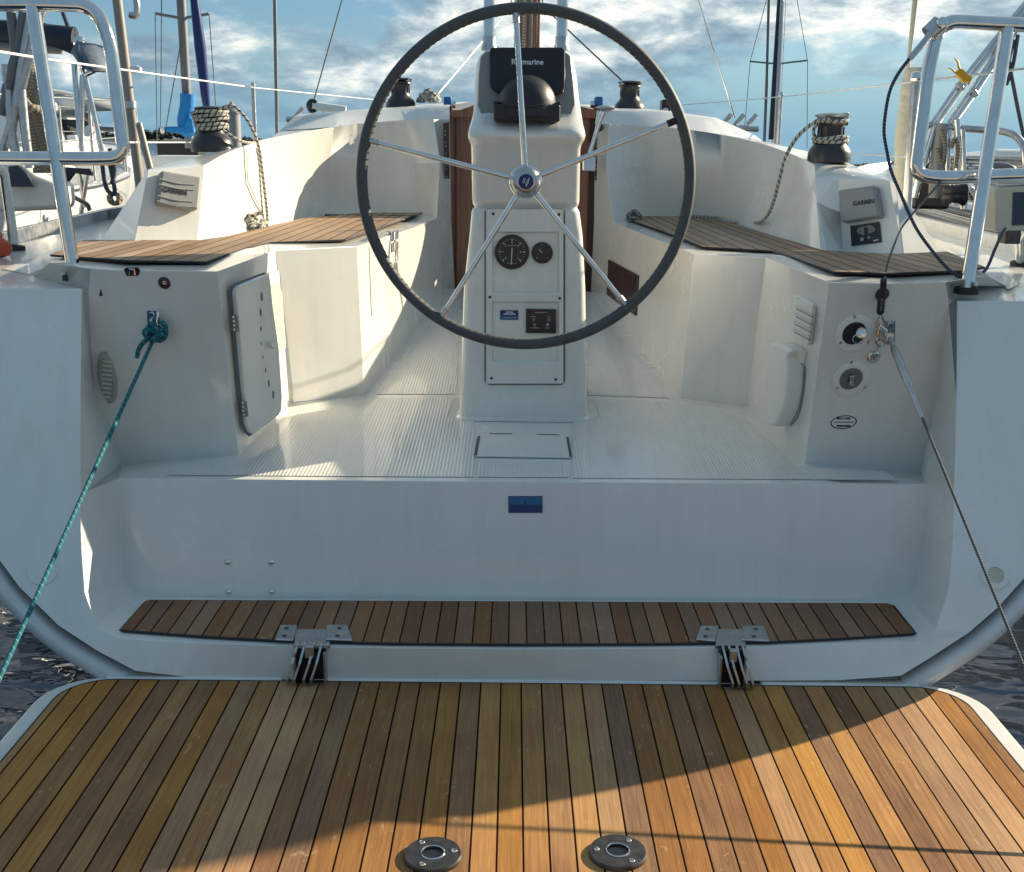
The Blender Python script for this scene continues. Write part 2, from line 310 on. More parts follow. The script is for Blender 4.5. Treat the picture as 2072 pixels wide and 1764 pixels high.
def part(name, mb, m, parent=None, bevel=0, seg=3, ang=35, merge=True, flip=False, smooth=True, subd=0, sol=0, label=None, sharp=None):
    me = bpy.data.meshes.new(name); me.from_pydata(mb.v, [], mb.f)
    if mb.uv:
        uvl = me.uv_layers.new(name='UVMap')
        for i, p in enumerate(me.polygons):
            if i in mb.uv:
                for k, li in enumerate(p.loop_indices): uvl.data[li].uv = mb.uv[i][k]
    bm = bmesh.new(); bm.from_mesh(me)
    if merge: bmesh.ops.remove_doubles(bm, verts=bm.verts, dist=.00008)
    bmesh.ops.recalc_face_normals(bm, faces=bm.faces)
    if flip: bmesh.ops.reverse_faces(bm, faces=bm.faces)
    for f in bm.faces: f.smooth = smooth
    if sharp or (smooth and not bevel):
        for e in bm.edges:
            if len(e.link_faces) == 2 and e.calc_face_angle(0) > R(sharp or 40): e.smooth = False
    bm.to_mesh(me); bm.free(); me.update()
    if m is not None: me.materials.append(m)
    o = bpy.data.objects.new(name, me); link(o, parent)
    if sol:
        so = o.modifiers.new('thickness', 'SOLIDIFY'); so.thickness = sol; so.offset = -1
    if bevel:
        b = o.modifiers.new('rounding', 'BEVEL'); b.width = bevel; b.segments = seg; b.limit_method = 'ANGLE'; b.angle_limit = R(ang); b.harden_normals = True
        b.use_clamp_overlap = True
    if subd:
        sd = o.modifiers.new('smooth', 'SUBSURF'); sd.levels = subd; sd.render_levels = subd
    if label: o['label'] = label
    return o
def thing(name, label, cat, loc=(0, 0, 0), group=None, kind=None):
    o = bpy.data.objects.new(name, None); o.empty_display_size = .1; o.location = loc; S.collection.objects.link(o)
    return tag(o, label, cat, group, kind)
def tag(o, label=None, cat=None, group=None, kind=None):
    for k, v in (('label', label), ('category', cat), ('group', group), ('kind', kind)):
        if v: o[k] = v
    return o
def spline(pts, n=8, closed=False):
    P = [Vector(p) for p in pts]; N = len(P); out = []
    rng = range(N if closed else N-1)
    for i in rng:
        p0 = P[(i-1) % N] if closed or i > 0 else P[i]*2 - P[i+1]
        p1, p2 = P[i], P[(i+1) % N]
        p3 = P[(i+2) % N] if closed or i+2 < N else p2*2 - p1
        for k in range(n):
            t = k/n; out.append(.5*((2*p1) + (p2-p0)*t + (2*p0-5*p1+4*p2-p3)*t*t + (3*p1-p0-3*p2+p3)*t**3))
    if not closed: out.append(P[-1])
    return out
def roundpoly(c, ux, uy, w, h, r, n=5):
    pts = []
    for sx, sy, a0 in ((1, 1, 0), (-1, 1, 90), (-1, -1, 180), (1, -1, 270)):
        for k in range(n+1):
            a = R(a0 + 90*k/n); pts.append(c + ux*(sx*(w-r) + r*math.cos(a)) + uy*(sy*(h-r) + r*math.sin(a)))
    return pts
def text(name, body, size, o, ux, uy, m, parent, depth=.0006, align='CENTER', bold=0):
    cu = bpy.data.curves.new(name, 'FONT'); cu.body = body; cu.size = size; cu.extrude = depth; cu.align_x = align; cu.align_y = 'CENTER'; cu.offset = bold; cu.resolution_u = 3
    t = bpy.data.objects.new(name, cu); S.collection.objects.link(t)
    bpy.context.view_layer.update()
    me = bpy.data.meshes.new_from_object(t.evaluated_get(bpy.context.evaluated_depsgraph_get()))
    bpy.data.objects.remove(t)
    ux = ux.normalized(); uy = (uy - ux*uy.dot(ux)).normalized(); uz = ux.cross(uy)
    Mx = Matrix((ux, uy, uz)).transposed().to_4x4(); Mx.translation = o
    me.transform(Mx); me.materials.clear(); me.materials.append(m); me.name = name
    return link(bpy.data.objects.new(name, me), parent)
V = Vector
# ================================================================ the yacht: one moulding seen from astern
yacht = thing('sailing_yacht', 'white sailing yacht seen from astern, open transom, teak swim platform and big steering wheel', 'yacht', (0, 2.4, 0))
def P(*l): return [at(*p) for p in l]
CAM = V((0, 0, ZC))
class Pln:
    def __init__(s, p, q, r):
        s.p = p; s.n = (q-p).cross(r-p).normalized()
        if s.n.dot(CAM - p) < 0: s.n = -s.n
        s.u = V((1, 0, 0)) - s.n*s.n.x; s.u.normalize(); s.v = s.n.cross(s.u)
        if s.v.z < 0: s.v = -s.v
    def __call__(s, px, py, off=0):
        r = ray(px, py); t = s.n.dot(s.p + s.n*off - CAM)/s.n.dot(r); return CAM + r*t
PODL = Pln(at(440, 549, 'SL'), at(482, 920, 'F'), at(184, 543, 'SL')); PODR = Pln(at(1678, 571, 'SR'), at(1628, 938, 'F'), at(1912, 570, 'SR'))
DOORL = Pln(at(440, 549, 'SL'), at(482, 920, 'F'), at(592, 814, 'F')); INR = Pln(at(1678, 571, 'SR'), at(1628, 938, 'F'), at(1511, 822, 'F'))
SFL = Pln(at(722, 498, 'SL'), at(737, 800, 'F'), at(905, 583, 'F')); SFR = Pln(at(1405, 514, 'SR'), at(1376, 806, 'F'), at(1207, 590, 'F'))
dm = MB()
def F(*pts): dm.poly(pts)
def T_(l): return [at(x, y, 'T') for x, y in l]
wL = T_([(165, 583), (163, 800), (162, 1000), (165, 1110), (172, 1200), (196, 1267), (243, 1293)])
wL[6] = at(243, 1293, 'SH')
hL = T_([(-260, 583), (-235, 800), (-130, 985), (0, 1134), (39, 1187), (118, 1265), (196, 1316)]); nL = at(274, 1357, 'T')
wR = T_([(1936, 609), (1935, 800), (1931, 1000), (1928, 1100), (1919, 1195), (1893, 1275), (1854, 1299)])
wR[6] = at(1854, 1299, 'SH')
hR = T_([(2330, 609), (2305, 830), (2200, 1020), (2072, 1170), (2020, 1228), (1960, 1280), (1880, 1332)]); nR = at(1823, 1367, 'T')
sL = [PODL(180, 589), PODL(191, 800)] + P((241, 967, 'F'), (244, 1110, 'RI'), (252, 1175, 'RI'), (272, 1199, 'RI'), (297, 1207, 'RI')); sLb = PODL(247, 941)
sR = [PODR(1920, 617), PODR(1896, 800)] + P((1873, 980, 'F'), (1866, 1110, 'RI'), (1855, 1178, 'RI'), (1835, 1205, 'RI'), (1806, 1214, 'RI')); sRb = PODR(1862, 960)
lip = [wL[6]] + P((400, 1301, 'SH'), (557, 1306, 'SH'), (800, 1311, 'SH'), (1050, 1313, 'SH'), (1300, 1312, 'SH'), (1550, 1308, 'SH'), (1700, 1301, 'SH')) + [wR[6]]
nose = [nL] + P((400, 1372, 2.392), (557, 1374, 2.392), (800, 1376, 2.392), (1050, 1376, 2.392), (1300, 1377, 2.392), (1550, 1377, 2.392), (1700, 1376, 2.392)) + [nR]
rb = [sL[6]] + P((430, 1211, 'RI'), (600, 1213, 'RI'), (820, 1214, 'RI'), (1050, 1215, 'RI'), (1280, 1216, 'RI'), (1500, 1217, 'RI'), (1680, 1216, 'RI')) + [sR[6]]
rt = [sL[2]] + P((430, 969, 'F'), (600, 971, 'F'), (820, 973, 'F'), (1050, 975, 'F'), (1280, 976, 'F'), (1500, 978, 'F'), (1680, 979, 'F')) + [sR[2]]
dm.strip(wL, hL); dm.strip(hR, wR)
F(wL[6], lip[1], nose[1], nL, hL[6]); F(lip[7], wR[6], hR[6], nR, nose[7]); dm.strip(lip[1:8], nose[1:8])
F(wL[0], wL[1], sL[1], sL[0]); F(wL[1], wL[2], sL[2], sLb, sL[1])
F(wR[0], sR[0], sR[1], wR[1]); F(wR[1], sR[1], sRb, sR[2], wR[2])
dm.strip(wL[2:], sL[2:]); dm.strip(sR[2:], wR[2:])
dm.strip(rb, lip); dm.strip(rt[1:8], rb[1:8]); F(rt[0], rt[1], rb[1], sL[6], sL[5], sL[4], sL[3]); F(rt[7], rt[8], sR[3], sR[4], sR[5], sR[6], rb[7])
# floor
fA, fB, fC, fD = P((482, 920, 'F'), (592, 814, 'F'), (737, 800, 'F'), (905, 583, 'F'))
gA, gB, gC, gD = P((1628, 938, 'F'), (1511, 822, 'F'), (1376, 806, 'F'), (1207, 590, 'F'))
mid = at(1058, 588, 'F')
F(rt[0], rt[1], fA, sLb); F(rt[1], rt[2], rt[3], fB, fA); F(rt[3], rt[4], mid, fD, fC, fB); F(rt[4], rt[5], gB, gC, gD, mid); F(rt[5], rt[6], rt[7], gA, gB); F(rt[7], rt[8], sRb, gA)
# port helm locker and seat
a0, a3 = P((100, 531, 'SL'), (440, 549, 'SL')); a1, a2, a4 = PODL(184, 543), PODL(258, 547), DOORL(557, 506)
a5, a7 = P((722, 498, 'SL'), (884, 441, 'SL')); a6 = SFL(836, 461)
d0, d1, d2 = P((66, 558, 'DK'), (185, 482, 'DK'), (205, 486, 'SL'))
F(sL[0], sL[1], sLb, fA, a3, a2, a1); F(a3, fA, fB, a4); F(a4, fB, fC, a5); F(a5, fC, fD, a7, a6)
d0b = at(156, 556, 'DK'); F(a0, a1, sL[0], d0b, d0); F(a0, d0, d1, d2)
# starboard
c0, c3 = P((1998, 557, 'SR'), (1678, 571, 'SR')); c1, c2, c4 = PODR(1912, 570), PODR(1800, 573), INR(1550, 521)
c5, c7 = P((1405, 514, 'SR'), (1240, 449, 'SR')); c6 = SFR(1300, 473)
e0, e1, e2 = P((2040, 580, 'DK'), (1935, 515, 'DK'), (1905, 514, 'SR'))
F(sR[0], c1, c2, c3, gA, sRb, sR[1]); F(c3, c4, gB, gA); F(c4, c5, gC, gB); F(c5, c6, c7, gD, gC)
e0b = at(1946, 580, 'DK'); F(c0, e0, e0b, sR[0], c1); F(c0, e2, e1, e0)
# coamings: seat-side base line and top line, lofted (the corner sweeps round into the cabin bulkhead)
bL = [at(399, 491, 3.745)] + P((461, 476, 'SL'), (543, 458, 'SL'), (600, 444, 'SL'), (640, 437, 'SL'), (726, 434, 'SL'), (854, 434, 'SL')) + [a7]
tL = P((414, 334, 3.85), (461, 308, 4.12), (522, 287, 4.5), (583, 272, 4.85), (674, 257, 5.2), (726, 250, 5.36), (811, 243, 5.48), (877, 241, 5.5))
def midrow(b, t, out):
    r = []
    for i in range(len(b)):
        m = b[i].lerp(t[i], .55); i0, i1 = max(0, i-1), min(len(b)-1, i+1)
        d = (b[i1]-b[i0]); n = Vector((-d.y, d.x, 0)).normalized(); r.append(m + n*out*min(1, i/2))
    return r
def dense(l): s_ = spline(l, 4); return s_[:1] + s_[3:]
bL = dense(bL); tL = dense(tL); mL = midrow(bL, tL, .022)
CAL = Pln(bL[0], tL[0], at(299, 347, 3.72)); dm.strip(bL, mL); dm.strip(mL, tL)
bR = [at(1707, 515, 3.86)] + P((1661, 510, 'SR'), (1600, 491, 'SR'), (1536, 472, 'SR'), (1470, 449, 'SR'), (1420, 443, 'SR'), (1330, 441, 'SR')) + [c7]
tR = P((1695, 361, 3.96), (1634, 326, 4.2), (1585, 305, 4.5), (1533, 288, 4.85), (1470, 274, 5.15), (1390, 262, 5.36), (1300, 254, 5.48), (1233, 250, 5.5))
bR = dense(bR); tR = dense(tR); mR = midrow(bR, tR, -.022)
CAR = Pln(bR[0], tR[0], at(1799, 366, 3.80)); dm.strip(bR, mR); dm.strip(mR, tR)
oL = P((299, 347, 3.72), (330, 333, 3.95), (420, 312, 4.3), (500, 296, 4.7), (545, 284, 5.05), (566, 264, 5.5))
oR = P((1799, 366, 3.80), (1760, 351, 3.95), (1716, 330, 4.25), (1640, 308, 4.7), (1590, 296, 5.1), (1543, 285, 5.5))
oL = dense(oL); oR = dense(oR)
dm.strip(tL[:19], oL); dm.strip(oR, tR[:19])
kL, kR = CAL(271, 492), CAR(1829, 519)
F(bL[0], mL[0], tL[0], oL[0], kL); F(kR, oR[0], tR[0], mR[0], bR[0])
uL, uR = at(300, 342, 3.90), at(1812, 372, 3.95)
F(kL, oL[0], uL, d2); F(*oL[:3], uL); F(kR, e2, uR, oR[0]); F(uR, *oR[2::-1])
def dn(p, dx, z=ZC-.335): return Vector((p.x + dx, p.y, z))
oL2 = [d2] + [dn(p, -.09) for p in oL[2::4]]; oR2 = [e2] + [dn(p, .09) for p in oR[2::4]]
dm.strip([uL] + oL[2::4], oL2); dm.strip(oR2, [uR] + oR[2::4])
F(d2, d1, oL2[1]); F(e2, oR2[1], e1)
# seat tops
F(a0, a1, a2, a3, kL, d2); F(a3, a4, *bL[2::-1], kL); F(a4, a5, *bL[10:1:-1]); F(a5, a6, *bL[26:9:-1])
F(c0, e2, kR, c3, c2, c1); F(c3, kR, *bR[0:3], c4); F(c4, *bR[2:11], c5); F(c5, *bR[10:27], c6)
# bulkheads beside the companionway and the cabin trunk above
qL = P((913, 441, 5.52), (910, 241, 5.52), (920, 583, 5.52)); qR = P((1202, 449, 5.52), (1204, 250, 5.52), (1196, 588, 5.52))
F(a7, qL[0], qL[1], tL[-1], mL[-1]); F(fD, qL[2], qL[0], a7)
F(c7, mR[-1], tR[-1], qR[1], qR[0]); F(gD, c7, qR[0], qR[2])
xL = P((595, 236, 5.58), (674, 230, 5.56), (726, 226, 5.56), (811, 221, 5.56), (882, 217, 5.56), (909, 217, 5.56)); xl = [oL[-1]] + tL[14:27] + [qL[1]]; xL = xL[:1] + spline(xL[1:5], 4) + xL[5:]
xR = P((1530, 275, 5.58), (1457, 243, 5.56), (1390, 234, 5.56), (1332, 227, 5.56), (1235, 224, 5.56), (1208, 222, 5.56)); xr = [oR[-1]] + tR[14:27] + [qR[1]]; xR = xR[:1] + spline(xR[1:5], 4) + xR[5:]
dm.strip(xL, xl); dm.strip(xr, xR)
rf = lambda p, y: Vector((p.x*(1 - (y-5.5)*.07), y, p.z + .10 - (y-7.4)**2*.03))
for xs in (xL, xR[::-1]):
    r1 = [Vector((p.x*.985, p.y+.03, p.z+.012)) for p in xs]; dm.strip(r1, xs)
    r2 = [rf(p, 7.4) for p in xs]; dm.strip(r2, r1); dm.strip([rf(p, 10) for p in xs], r2)
# inner sides of the companionway in the roof edge, cabin sides down to the deck
F(oL[-1], xL[0], rf(xL[0], 7.4), dn(rf(oL[-1], 7.4), -.1), dn(oL[-1], -.09)); F(oR[-1], dn(oR[-1], .09), dn(rf(oR[-1], 7.4), .1), rf(xR[0], 7.4), xR[0])
# side decks
dkL = [hL[0], V((-1.80, 4.2, ZC-.335)), V((-1.95, 5.6, ZC-.33)), V((-1.8, 8, ZC-.30)), V((-.9, 11, ZC-.22))]
dkR = [hR[0], V((1.80, 4.2, ZC-.335)), V((1.95, 5.6, ZC-.33)), V((1.8, 8, ZC-.30)), V((.9, 11, ZC-.22))]
F(wL[0], hL[0], dkL[1], d1, d0, d0b, sL[0]); F(d1, dkL[1], dkL[2], oL2[5], oL2[4], oL2[3], oL2[2], oL2[1]); F(oL2[5], dkL[2], dkL[3], V((-.9, 8, ZC-.3))); F(V((-.9, 8, ZC-.3)), dkL[3], dkL[4], V((-.3, 11, ZC-.22)))
F(wR[0], sR[0], e0b, e0, e1, dkR[1], hR[0]); F(e1, oR2[1], oR2[2], oR2[3], oR2[4], oR2[5], dkR[2], dkR[1]); F(oR2[5], V((.9, 8, ZC-.3)), dkR[3], dkR[2]); F(V((.9, 8, ZC-.3)), V((.3, 11, ZC-.22)), dkR[4], dkR[3])
F(V((-.9, 8, ZC-.3)), V((-.3, 11, ZC-.22)), V((.3, 11, ZC-.22)), V((.9, 8, ZC-.3)))
moulding = part('deck_moulding', dm, M['gel'], yacht, bevel=.032, seg=5, ang=28)
# hull: recessed dark joint, rounded quarter band, topsides forward to the bow, bottom
def hull_side(h, n0, sgn, name_):
    path = [h[0] + V((0, 0, .0))] + h[1:] + [n0]
    path = spline(path, 4)
    inner = path
    g1 = [p + V((sgn*.004, .05, -.002)) for p in path]; 
    bandc = []
    for i, p in enumerate(path):
        q = path[min(i+1, len(path)-1)] - path[max(i-1, 0)]; nrm = Vector((q.z, 0, -q.x)); nrm.normalize()
        if nrm.x*sgn < 0: nrm = -nrm
        bandc.append((p, nrm))
    g = MB(); g.strip(inner, [p + n*.012 + V((0, .045, 0)) for p, n in bandc]); g.strip([p + n*.012 + V((0, .045, 0)) for p, n in bandc], [p + n*.020 + V((0, .035, 0)) for p, n in bandc])
    part('hull_joint', g, M['groove'], yacht)
    prof = [(.018, .045), (.020, .02), (.026, .004), (.040, -.004), (.062, .004), (.078, .03), (.086, .09), (.090, .4)]
    rows = [[p + n*a + V((0, b, 0)) for p, n in bandc] for a, b in prof]
    fw = lambda p, y, k, dz: Vector((p.x*k, y, max(-.4, p.z*dz)))
    rows.append([fw(p, 5.4, 1.12, 1) for p in rows[-1]]); rows.append([fw(p, 8, 1.02, 1.02) for p in rows[-2]]); rows.append([fw(p, 11, .5, 1.05) for p in rows[-3]]); rows.append([fw(p, 13, .01, 1.08) for p in rows[-4]])
    hb = MB()
    for i in range(len(rows)-1): hb.strip(rows[i], rows[i+1])
    part(name_, hb, M['gelh'], yacht, sharp=60)
hull_side(hL, nL, -1, 'hull'); hull_side(hR, nR, 1, 'hull')
ub = MB(); ub.strip([nL + V((0, .03, -.02)), nR + V((0, .03, -.02))], [V((-.9, 2.7, -.25)), V((.9, 2.7, -.25))]); ub.strip([V((-.9, 2.7, -.25)), V((.9, 2.7, -.25))], [V((-1.3, 6, -.5)), V((1.3, 6, -.5))]); part('hull_bottom', ub, M['gelh'], yacht)
# moulded non-skid panels on the cockpit sole (ribs run fore and aft), set 3 mm proud of the moulding
up = V((0, 0, .0015))
def sole(pts): 
    s = MB(); s.poly([p + up for p in pts]); return part('nonskid_panel', s, M['gelf'], yacht)
sole(P((330, 962, 'F'), (960, 966, 'F'), (960, 850, 'F'), (905, 845, 'F'), (918, 805, 'F'), (750, 806, 'F'), (612, 828, 'F'), (520, 925, 'F')))
sole(P((1158, 968, 'F'), (1820, 972, 'F'), (1790, 955, 'F'), (1612, 945, 'F'), (1500, 838, 'F'), (1370, 818, 'F'), (1200, 808, 'F'), (1214, 845, 'F'), (1158, 850, 'F')))
sole(P((758, 798, 'F'), (924, 798, 'F'), (930, 600, 'F'), (905, 600, 'F')))
sole(P((1190, 800, 'F'), (1356, 806, 'F'), (1204, 606, 'F'), (1186, 606, 'F')))
sole(P((966, 966, 'F'), (1152, 967, 'F'), (1151, 936, 'F'), (966, 935, 'F')))
for px in (-1, 1):
    s = MB(); 
    base = [(5, 545), (60, 556), (170, 505), (150, 490)] if px < 0 else [(2066, 575), (2040, 586), (1955, 540), (1990, 525)]
    s.poly([at(x, y, 'DK') + up for x, y in base]); part('nonskid_panel', s, M['gelf'], yacht)
# sole hatch with dark finger slots
hb = MB(); hp = P((968, 884, 'F'), (1148, 886, 'F'), (1155, 929, 'F'), (961, 926, 'F')); hb.prism([p + V((0, 0, .002)) for p in hp], (0, 0, .004)); hatch = part('sole_hatch', hb, M['gel'], yacht, bevel=.002)
for ln in ([(969, 887), (962, 926)], [(1148, 889), (1155, 929)], [(990, 882), (1036, 882.5)], [(1086, 883), (1132, 884.5)]):
    s = MB(); a, b = [at(*q, 'F') + V((0, 0, .0065)) for q in ln]; d = (b-a).normalized(); n = V((-d.y, d.x, 0))*.0035
    s.prism([a-n, b-n, b+n, a+n], (0, 0, .001)); part('finger_slot', s, M['blkg'], hatch)
# ---------------------------------------------------------------- teak
def teakpanel(pts, z, m, name, th=.006):
    t = MB(); t.prism([p + V((0, 0, z)) for p in pts], (0, 0, th)); o = part(name, t, m, yacht, bevel=.0015, seg=1)
    e = MB(); e.tube([p + V((0, 0, z + th*.55)) for p in pts], .0030, 6, closed=True); part('caulk_edge', e, M['rub'], o)
    return o
teakpanel(P((104, 523, 'SL'), (258, 535, 'SL'), (417, 537.5, 'SL'), (478, 515, 'SL'), (545, 497, 'SL'), (698, 491, 'SL'), (724, 482, 'SL'), (812, 450, 'SL'), (854, 434.8, 'SL'), (730, 435.5, 'SL'), (612, 447, 'SL'), (545, 463, 'SL'), (463, 484, 'SL'), (400, 493, 'SL'), (171, 493, 'SL')), .005, M['teakb'], 'seat_teak')
teakpanel(P((1259, 441.5, 'SR'), (1283.5, 452, 'SR'), (1366, 482, 'SR'), (1421, 505, 'SR'), (1561, 514, 'SR'), (1690, 558, 'SR'), (1790, 561, 'SR'), (1948, 555.5, 'SR'), (1991, 548, 'SR'), (1915, 516, 'SR'), (1811, 521, 'SR'), (1707, 517, 'SR'), (1661, 512.5, 'SR'), (1600, 494, 'SR'), (1536, 475, 'SR'), (1465, 452, 'SR'), (1380, 442.5, 'SR')), .005, M['teakb'], 'seat_teak')
for ln in ([(658, 439), (842, 442)],):
    e = MB(); e.tube([at(x, y, 'SL') + V((0, 0, .0075)) for x, y in ln], .006, 6); part('lid_gap', e, M['blkg'], yacht)
shelf = [(302, 1219), (294, 1222)] ; 
sp = P((303, 1219, 'SH'), (1050, 1222, 'SH'), (1795, 1226, 'SH'), (1808, 1230, 'SH'), (1853, 1286, 'SH'), (1700, 1296, 'SH'), (1550, 1303.5, 'SH'), (1300, 1307, 'SH'), (1050, 1308, 'SH'), (800, 1306, 'SH'), (557, 1300, 'SH'), (400, 1291, 'SH'), (243, 1279, 'SH'), (294, 1222, 'SH'))
step = teakpanel(sp, .001, M['teaks'], 'step_teak')
# ---------------------------------------------------------------- swim platform
XP0, XP1, YP0, YP1, ZP = -1.022, 1.036, 1.42, 2.412, ZC - 1.155
def rect(x0, x1, y0, y1, r, z, n=8):
    o = []
    for cx, cy, a0 in ((x1-r, y1-r, 0), (x0+r, y1-r, 90), (x0+r, y0+r, 180), (x1-r, y0+r, 270)):
        for k in range(n+1): a = R(a0 + 90*k/n); o.append(V((cx + r*math.cos(a), cy + r*math.sin(a), z)))
    return o
pf = MB(); pf.prism(rect(XP0, XP1, YP0, YP1, .13, ZP-.055), (0, 0, .058)); platform = part('swim_platform', pf, M['gel'], yacht, bevel=.01, seg=4)
tk = MB(); tk.prism(rect(XP0+.046, XP1-.046, YP0+.046, YP1-.030, .10, ZP+.001), (0, 0, .008)); part('platform_teak', tk, M['teakp'], platform, bevel=.001, seg=1)
ed = MB(); ed.tube([p + V((0, 0, .006)) for p in rect(XP0+.046, XP1-.046, YP0+.046, YP1-.030, .10, ZP+.001)], .003, 6, closed=True); part('caulk_edge', ed, M['rub'], platform)
# raised lip along the hinge side, in three lengths
for x0, x1 in ((-.90, at(574, 1368, 2.4).x), (at(634, 1368, 2.4).x, at(1480, 1373, 2.4).x), (at(1537, 1373, 2.4).x, .915)):
    r = MB(); r.box(((x0+x1)/2, YP1-.0145, ZP+.004), ((x1-x0)/2, .0125, .009)); part('platform_lip', r, M['gel'], platform, bevel=.007, seg=3)
for px, py in ((876, 1730), (1250, 1725)):
    c = at(px, py, ('z', 1.155 - .012)); c.z = ZP + .0085
    s = MB(); s.lathe([(.0495, 0), (.0495, .004), (.047, .008), (.024, .0085), (.0205, .0085), (.0185, .004), (.0185, -.012)], c, seg=40); so = part('ladder_socket', s, M['steeld'], yacht)
    b = MB(); b.lathe([(.018, .0035), (.0179, .0055)], c, seg=24); part('socket_hole', b, M['blkg'], so)
    b = MB(); b.tube([c + V((.0195*math.cos(R(a)), .0195*math.sin(R(a)), .0088)) for a in range(0, 360, 15)], .0014, 6, closed=True); part('socket_rim', b, M['steel'], so)
    for a in (125, 10, 245) if px < 1000 else (55, 175, 305):
        q = c + V((.036*math.cos(R(a)), .036*math.sin(R(a)), .0085)); b = MB(); b.lathe([(.0052, 0), (.0045, .0016), (.002, .002), (.0018, .0008)], q, seg=14); part('screw', b, M['steel'], so)
# ================================================================ fittings
RIS = Pln(at(600, 1213, 'RI'), at(1500, 1217, 'RI'), at(1050, 975, 'F')); TRA = Pln(at(165, 583, 'T'), at(0, 1134, 'T'), at(1928, 1100, 'T'))
BHD = Pln(at(900, 300, 5.5), at(1220, 300, 5.5), at(900, 500, 5.5))
def quadprism(pl, pts, off, th, name, m, parent, bev=.003, **kw):
    b = MB(); b.prism([pl(x, y, off) for x, y in pts], pl.n*th); return part(name, b, m, parent, bevel=bev, seg=3, **kw)
def disc(pl, x, y, off, prof, name, m, parent, seg=32, sx=1, sy=1):
    b = MB(); b.lathe(prof, (0, 0, 0), (0, 0, 1), seg); c = pl(x, y, off)
    b.v = [tuple(c + pl.u*(v[0]*sx) + pl.v*(v[1]*sy) + pl.n*v[2]) for v in b.v]; return part(name, b, m, parent)
def screw(pl, x, y, off, r, parent, m=None):
    o = disc(pl, x, y, off, [(r, 0), (r, r*.25), (r*.8, r*.5)], 'screw', m or M['steel'], parent, 14)
    for a in (45, 135):
        b = MB(); c = pl(x, y, off) + pl.n*r*.52; d = (pl.u*math.cos(R(a)) + pl.v*math.sin(R(a)))*r*.55; e = pl.n.cross(d).normalized()*r*.12
        b.poly([c-d-e, c+d-e, c+d+e, c-d+e]); part('screw_slot', b, M['blk'], o) if parent.parent is None else None
    return o
# -- port pod
rc = quadprism(PODL, [(251, 545), (256, 541), (280, 541), (284, 546), (281, 557), (257, 558)], .0, .0015, 'latch_recess', M['blk'], yacht, 0)
b = MB(); b.tube([PODL(x, y, .004) for x, y in ((261, 555), (263, 545), (272, 545), (273, 555))], .004, 8); part('latch_pull', b, M['steel'], rc)
bt = disc(PODL, 332.7, 572, 0, [(.0155, 0), (.0155, .002), (.013, .0045), (.006, .0055)], 'button', M['brn'], yacht)
disc(PODL, 332.7, 572, .0055, [(.0048, 0), (.0048, .0006)], 'button_mark', M['mark'], bt, 20); disc(PODL, 332.7, 572, .0062, [(.0022, 0), (.0022, .0004)], 'button_dot', M['brn'], bt, 16)
ep = quadprism(PODL, [(297.5, 626), (321, 626), (320, 640), (314, 655), (299, 655)], 0, .004, 'rope_plate', M['steel'], yacht, .0015); screw(PODL, 307.5, 636, .004, .0072, ep)
b = MB(); b.tube(spline([PODL(x, y, o) for x, y, o in ((318, 628, 0), (319, 630, .02), (318, 650, .03), (314, 664, .03), (306, 650, .02), (305, 646, 0))], 6), .0035, 8); part('eye_loop', b, M['steel'], ep)
st = quadprism(PODL, [(200.5, 599), (204, 583), (208, 598)], .0, .0006, 'warning_sticker', M['brn'], yacht, 0); st['label'] = 'small brown warning triangle sticker'
ov = disc(PODL, 218, 763, .0, [(1, 0), (1, .005), (.93, .010), (.80, .011), (.78, .007)], 'oval_vent', M['beigd'], yacht, 40, .0245, .071)
for i in range(9):
    yy = 727 + i*9; w = 11.5 - abs(i-4)*.9
    b = MB(); b.prism([PODL(218 - w, yy, .006), PODL(218 + w, yy + 2, .006), PODL(218 + w, yy + 5.6, .006), PODL(218 - w, yy + 3.6, .006)], PODL.n*.005); part('vent_slat', b, M['gryl'], ov)
for yy in (713, 815): screw(PODL, 216 + (yy > 800)*4, yy, .008, .0035, ov, M['steelm'])
# -- port cave locker door (ajar) and the pocket behind it
opn = quadprism(DOORL, [(534, 553), (565, 545), (574, 570), (577, 590), (592.5, 799), (560, 833), (541, 610)], .001, .004, 'locker_opening', M['gel'], yacht, .002)
quadprism(DOORL, [(545, 575), (561, 572), (569, 592), (577, 703), (560, 708), (553, 650)], .006, .003, 'pocket_liner', M['crm'], opn, .002)
DO2 = Pln(DOORL(466, 640, .012), DOORL(490, 860, .012), DOORL(560, 705, .05))
dg = quadprism(DO2, [(463, 590), (466, 579), (473, 573), (519, 556), (534, 551), (539, 560), (545, 610), (559, 705), (566, 801), (563, 838), (503, 883), (493, 874), (486, 856)], -.008, .003, 'locker_gasket', M['gryd'], yacht, 0)
door = quadprism(DO2, [(467.5, 592), (470, 583), (476, 577), (519, 559), (533, 554.5), (537, 562), (542, 610), (555.5, 705), (562, 801), (560, 833), (504, 878), (497, 872), (491, 856)], -.006, .014, 'locker_door', M['gel'], yacht, .004)
for (x, y, h) in ((529.5, 600, 10), (527.5, 632, 8.5), (528, 665, 6), (528.5, 694.5, 4), (532, 722.5, 4), (537.5, 749, 6), (544, 775.5, 8.5), (553, 798, 10)):
    disc(DO2, x, y, .0082, [(1, 0), (1, .0005)], 'vent_hole', M['gryd'], door, 20, h*.00062, h*.00125)
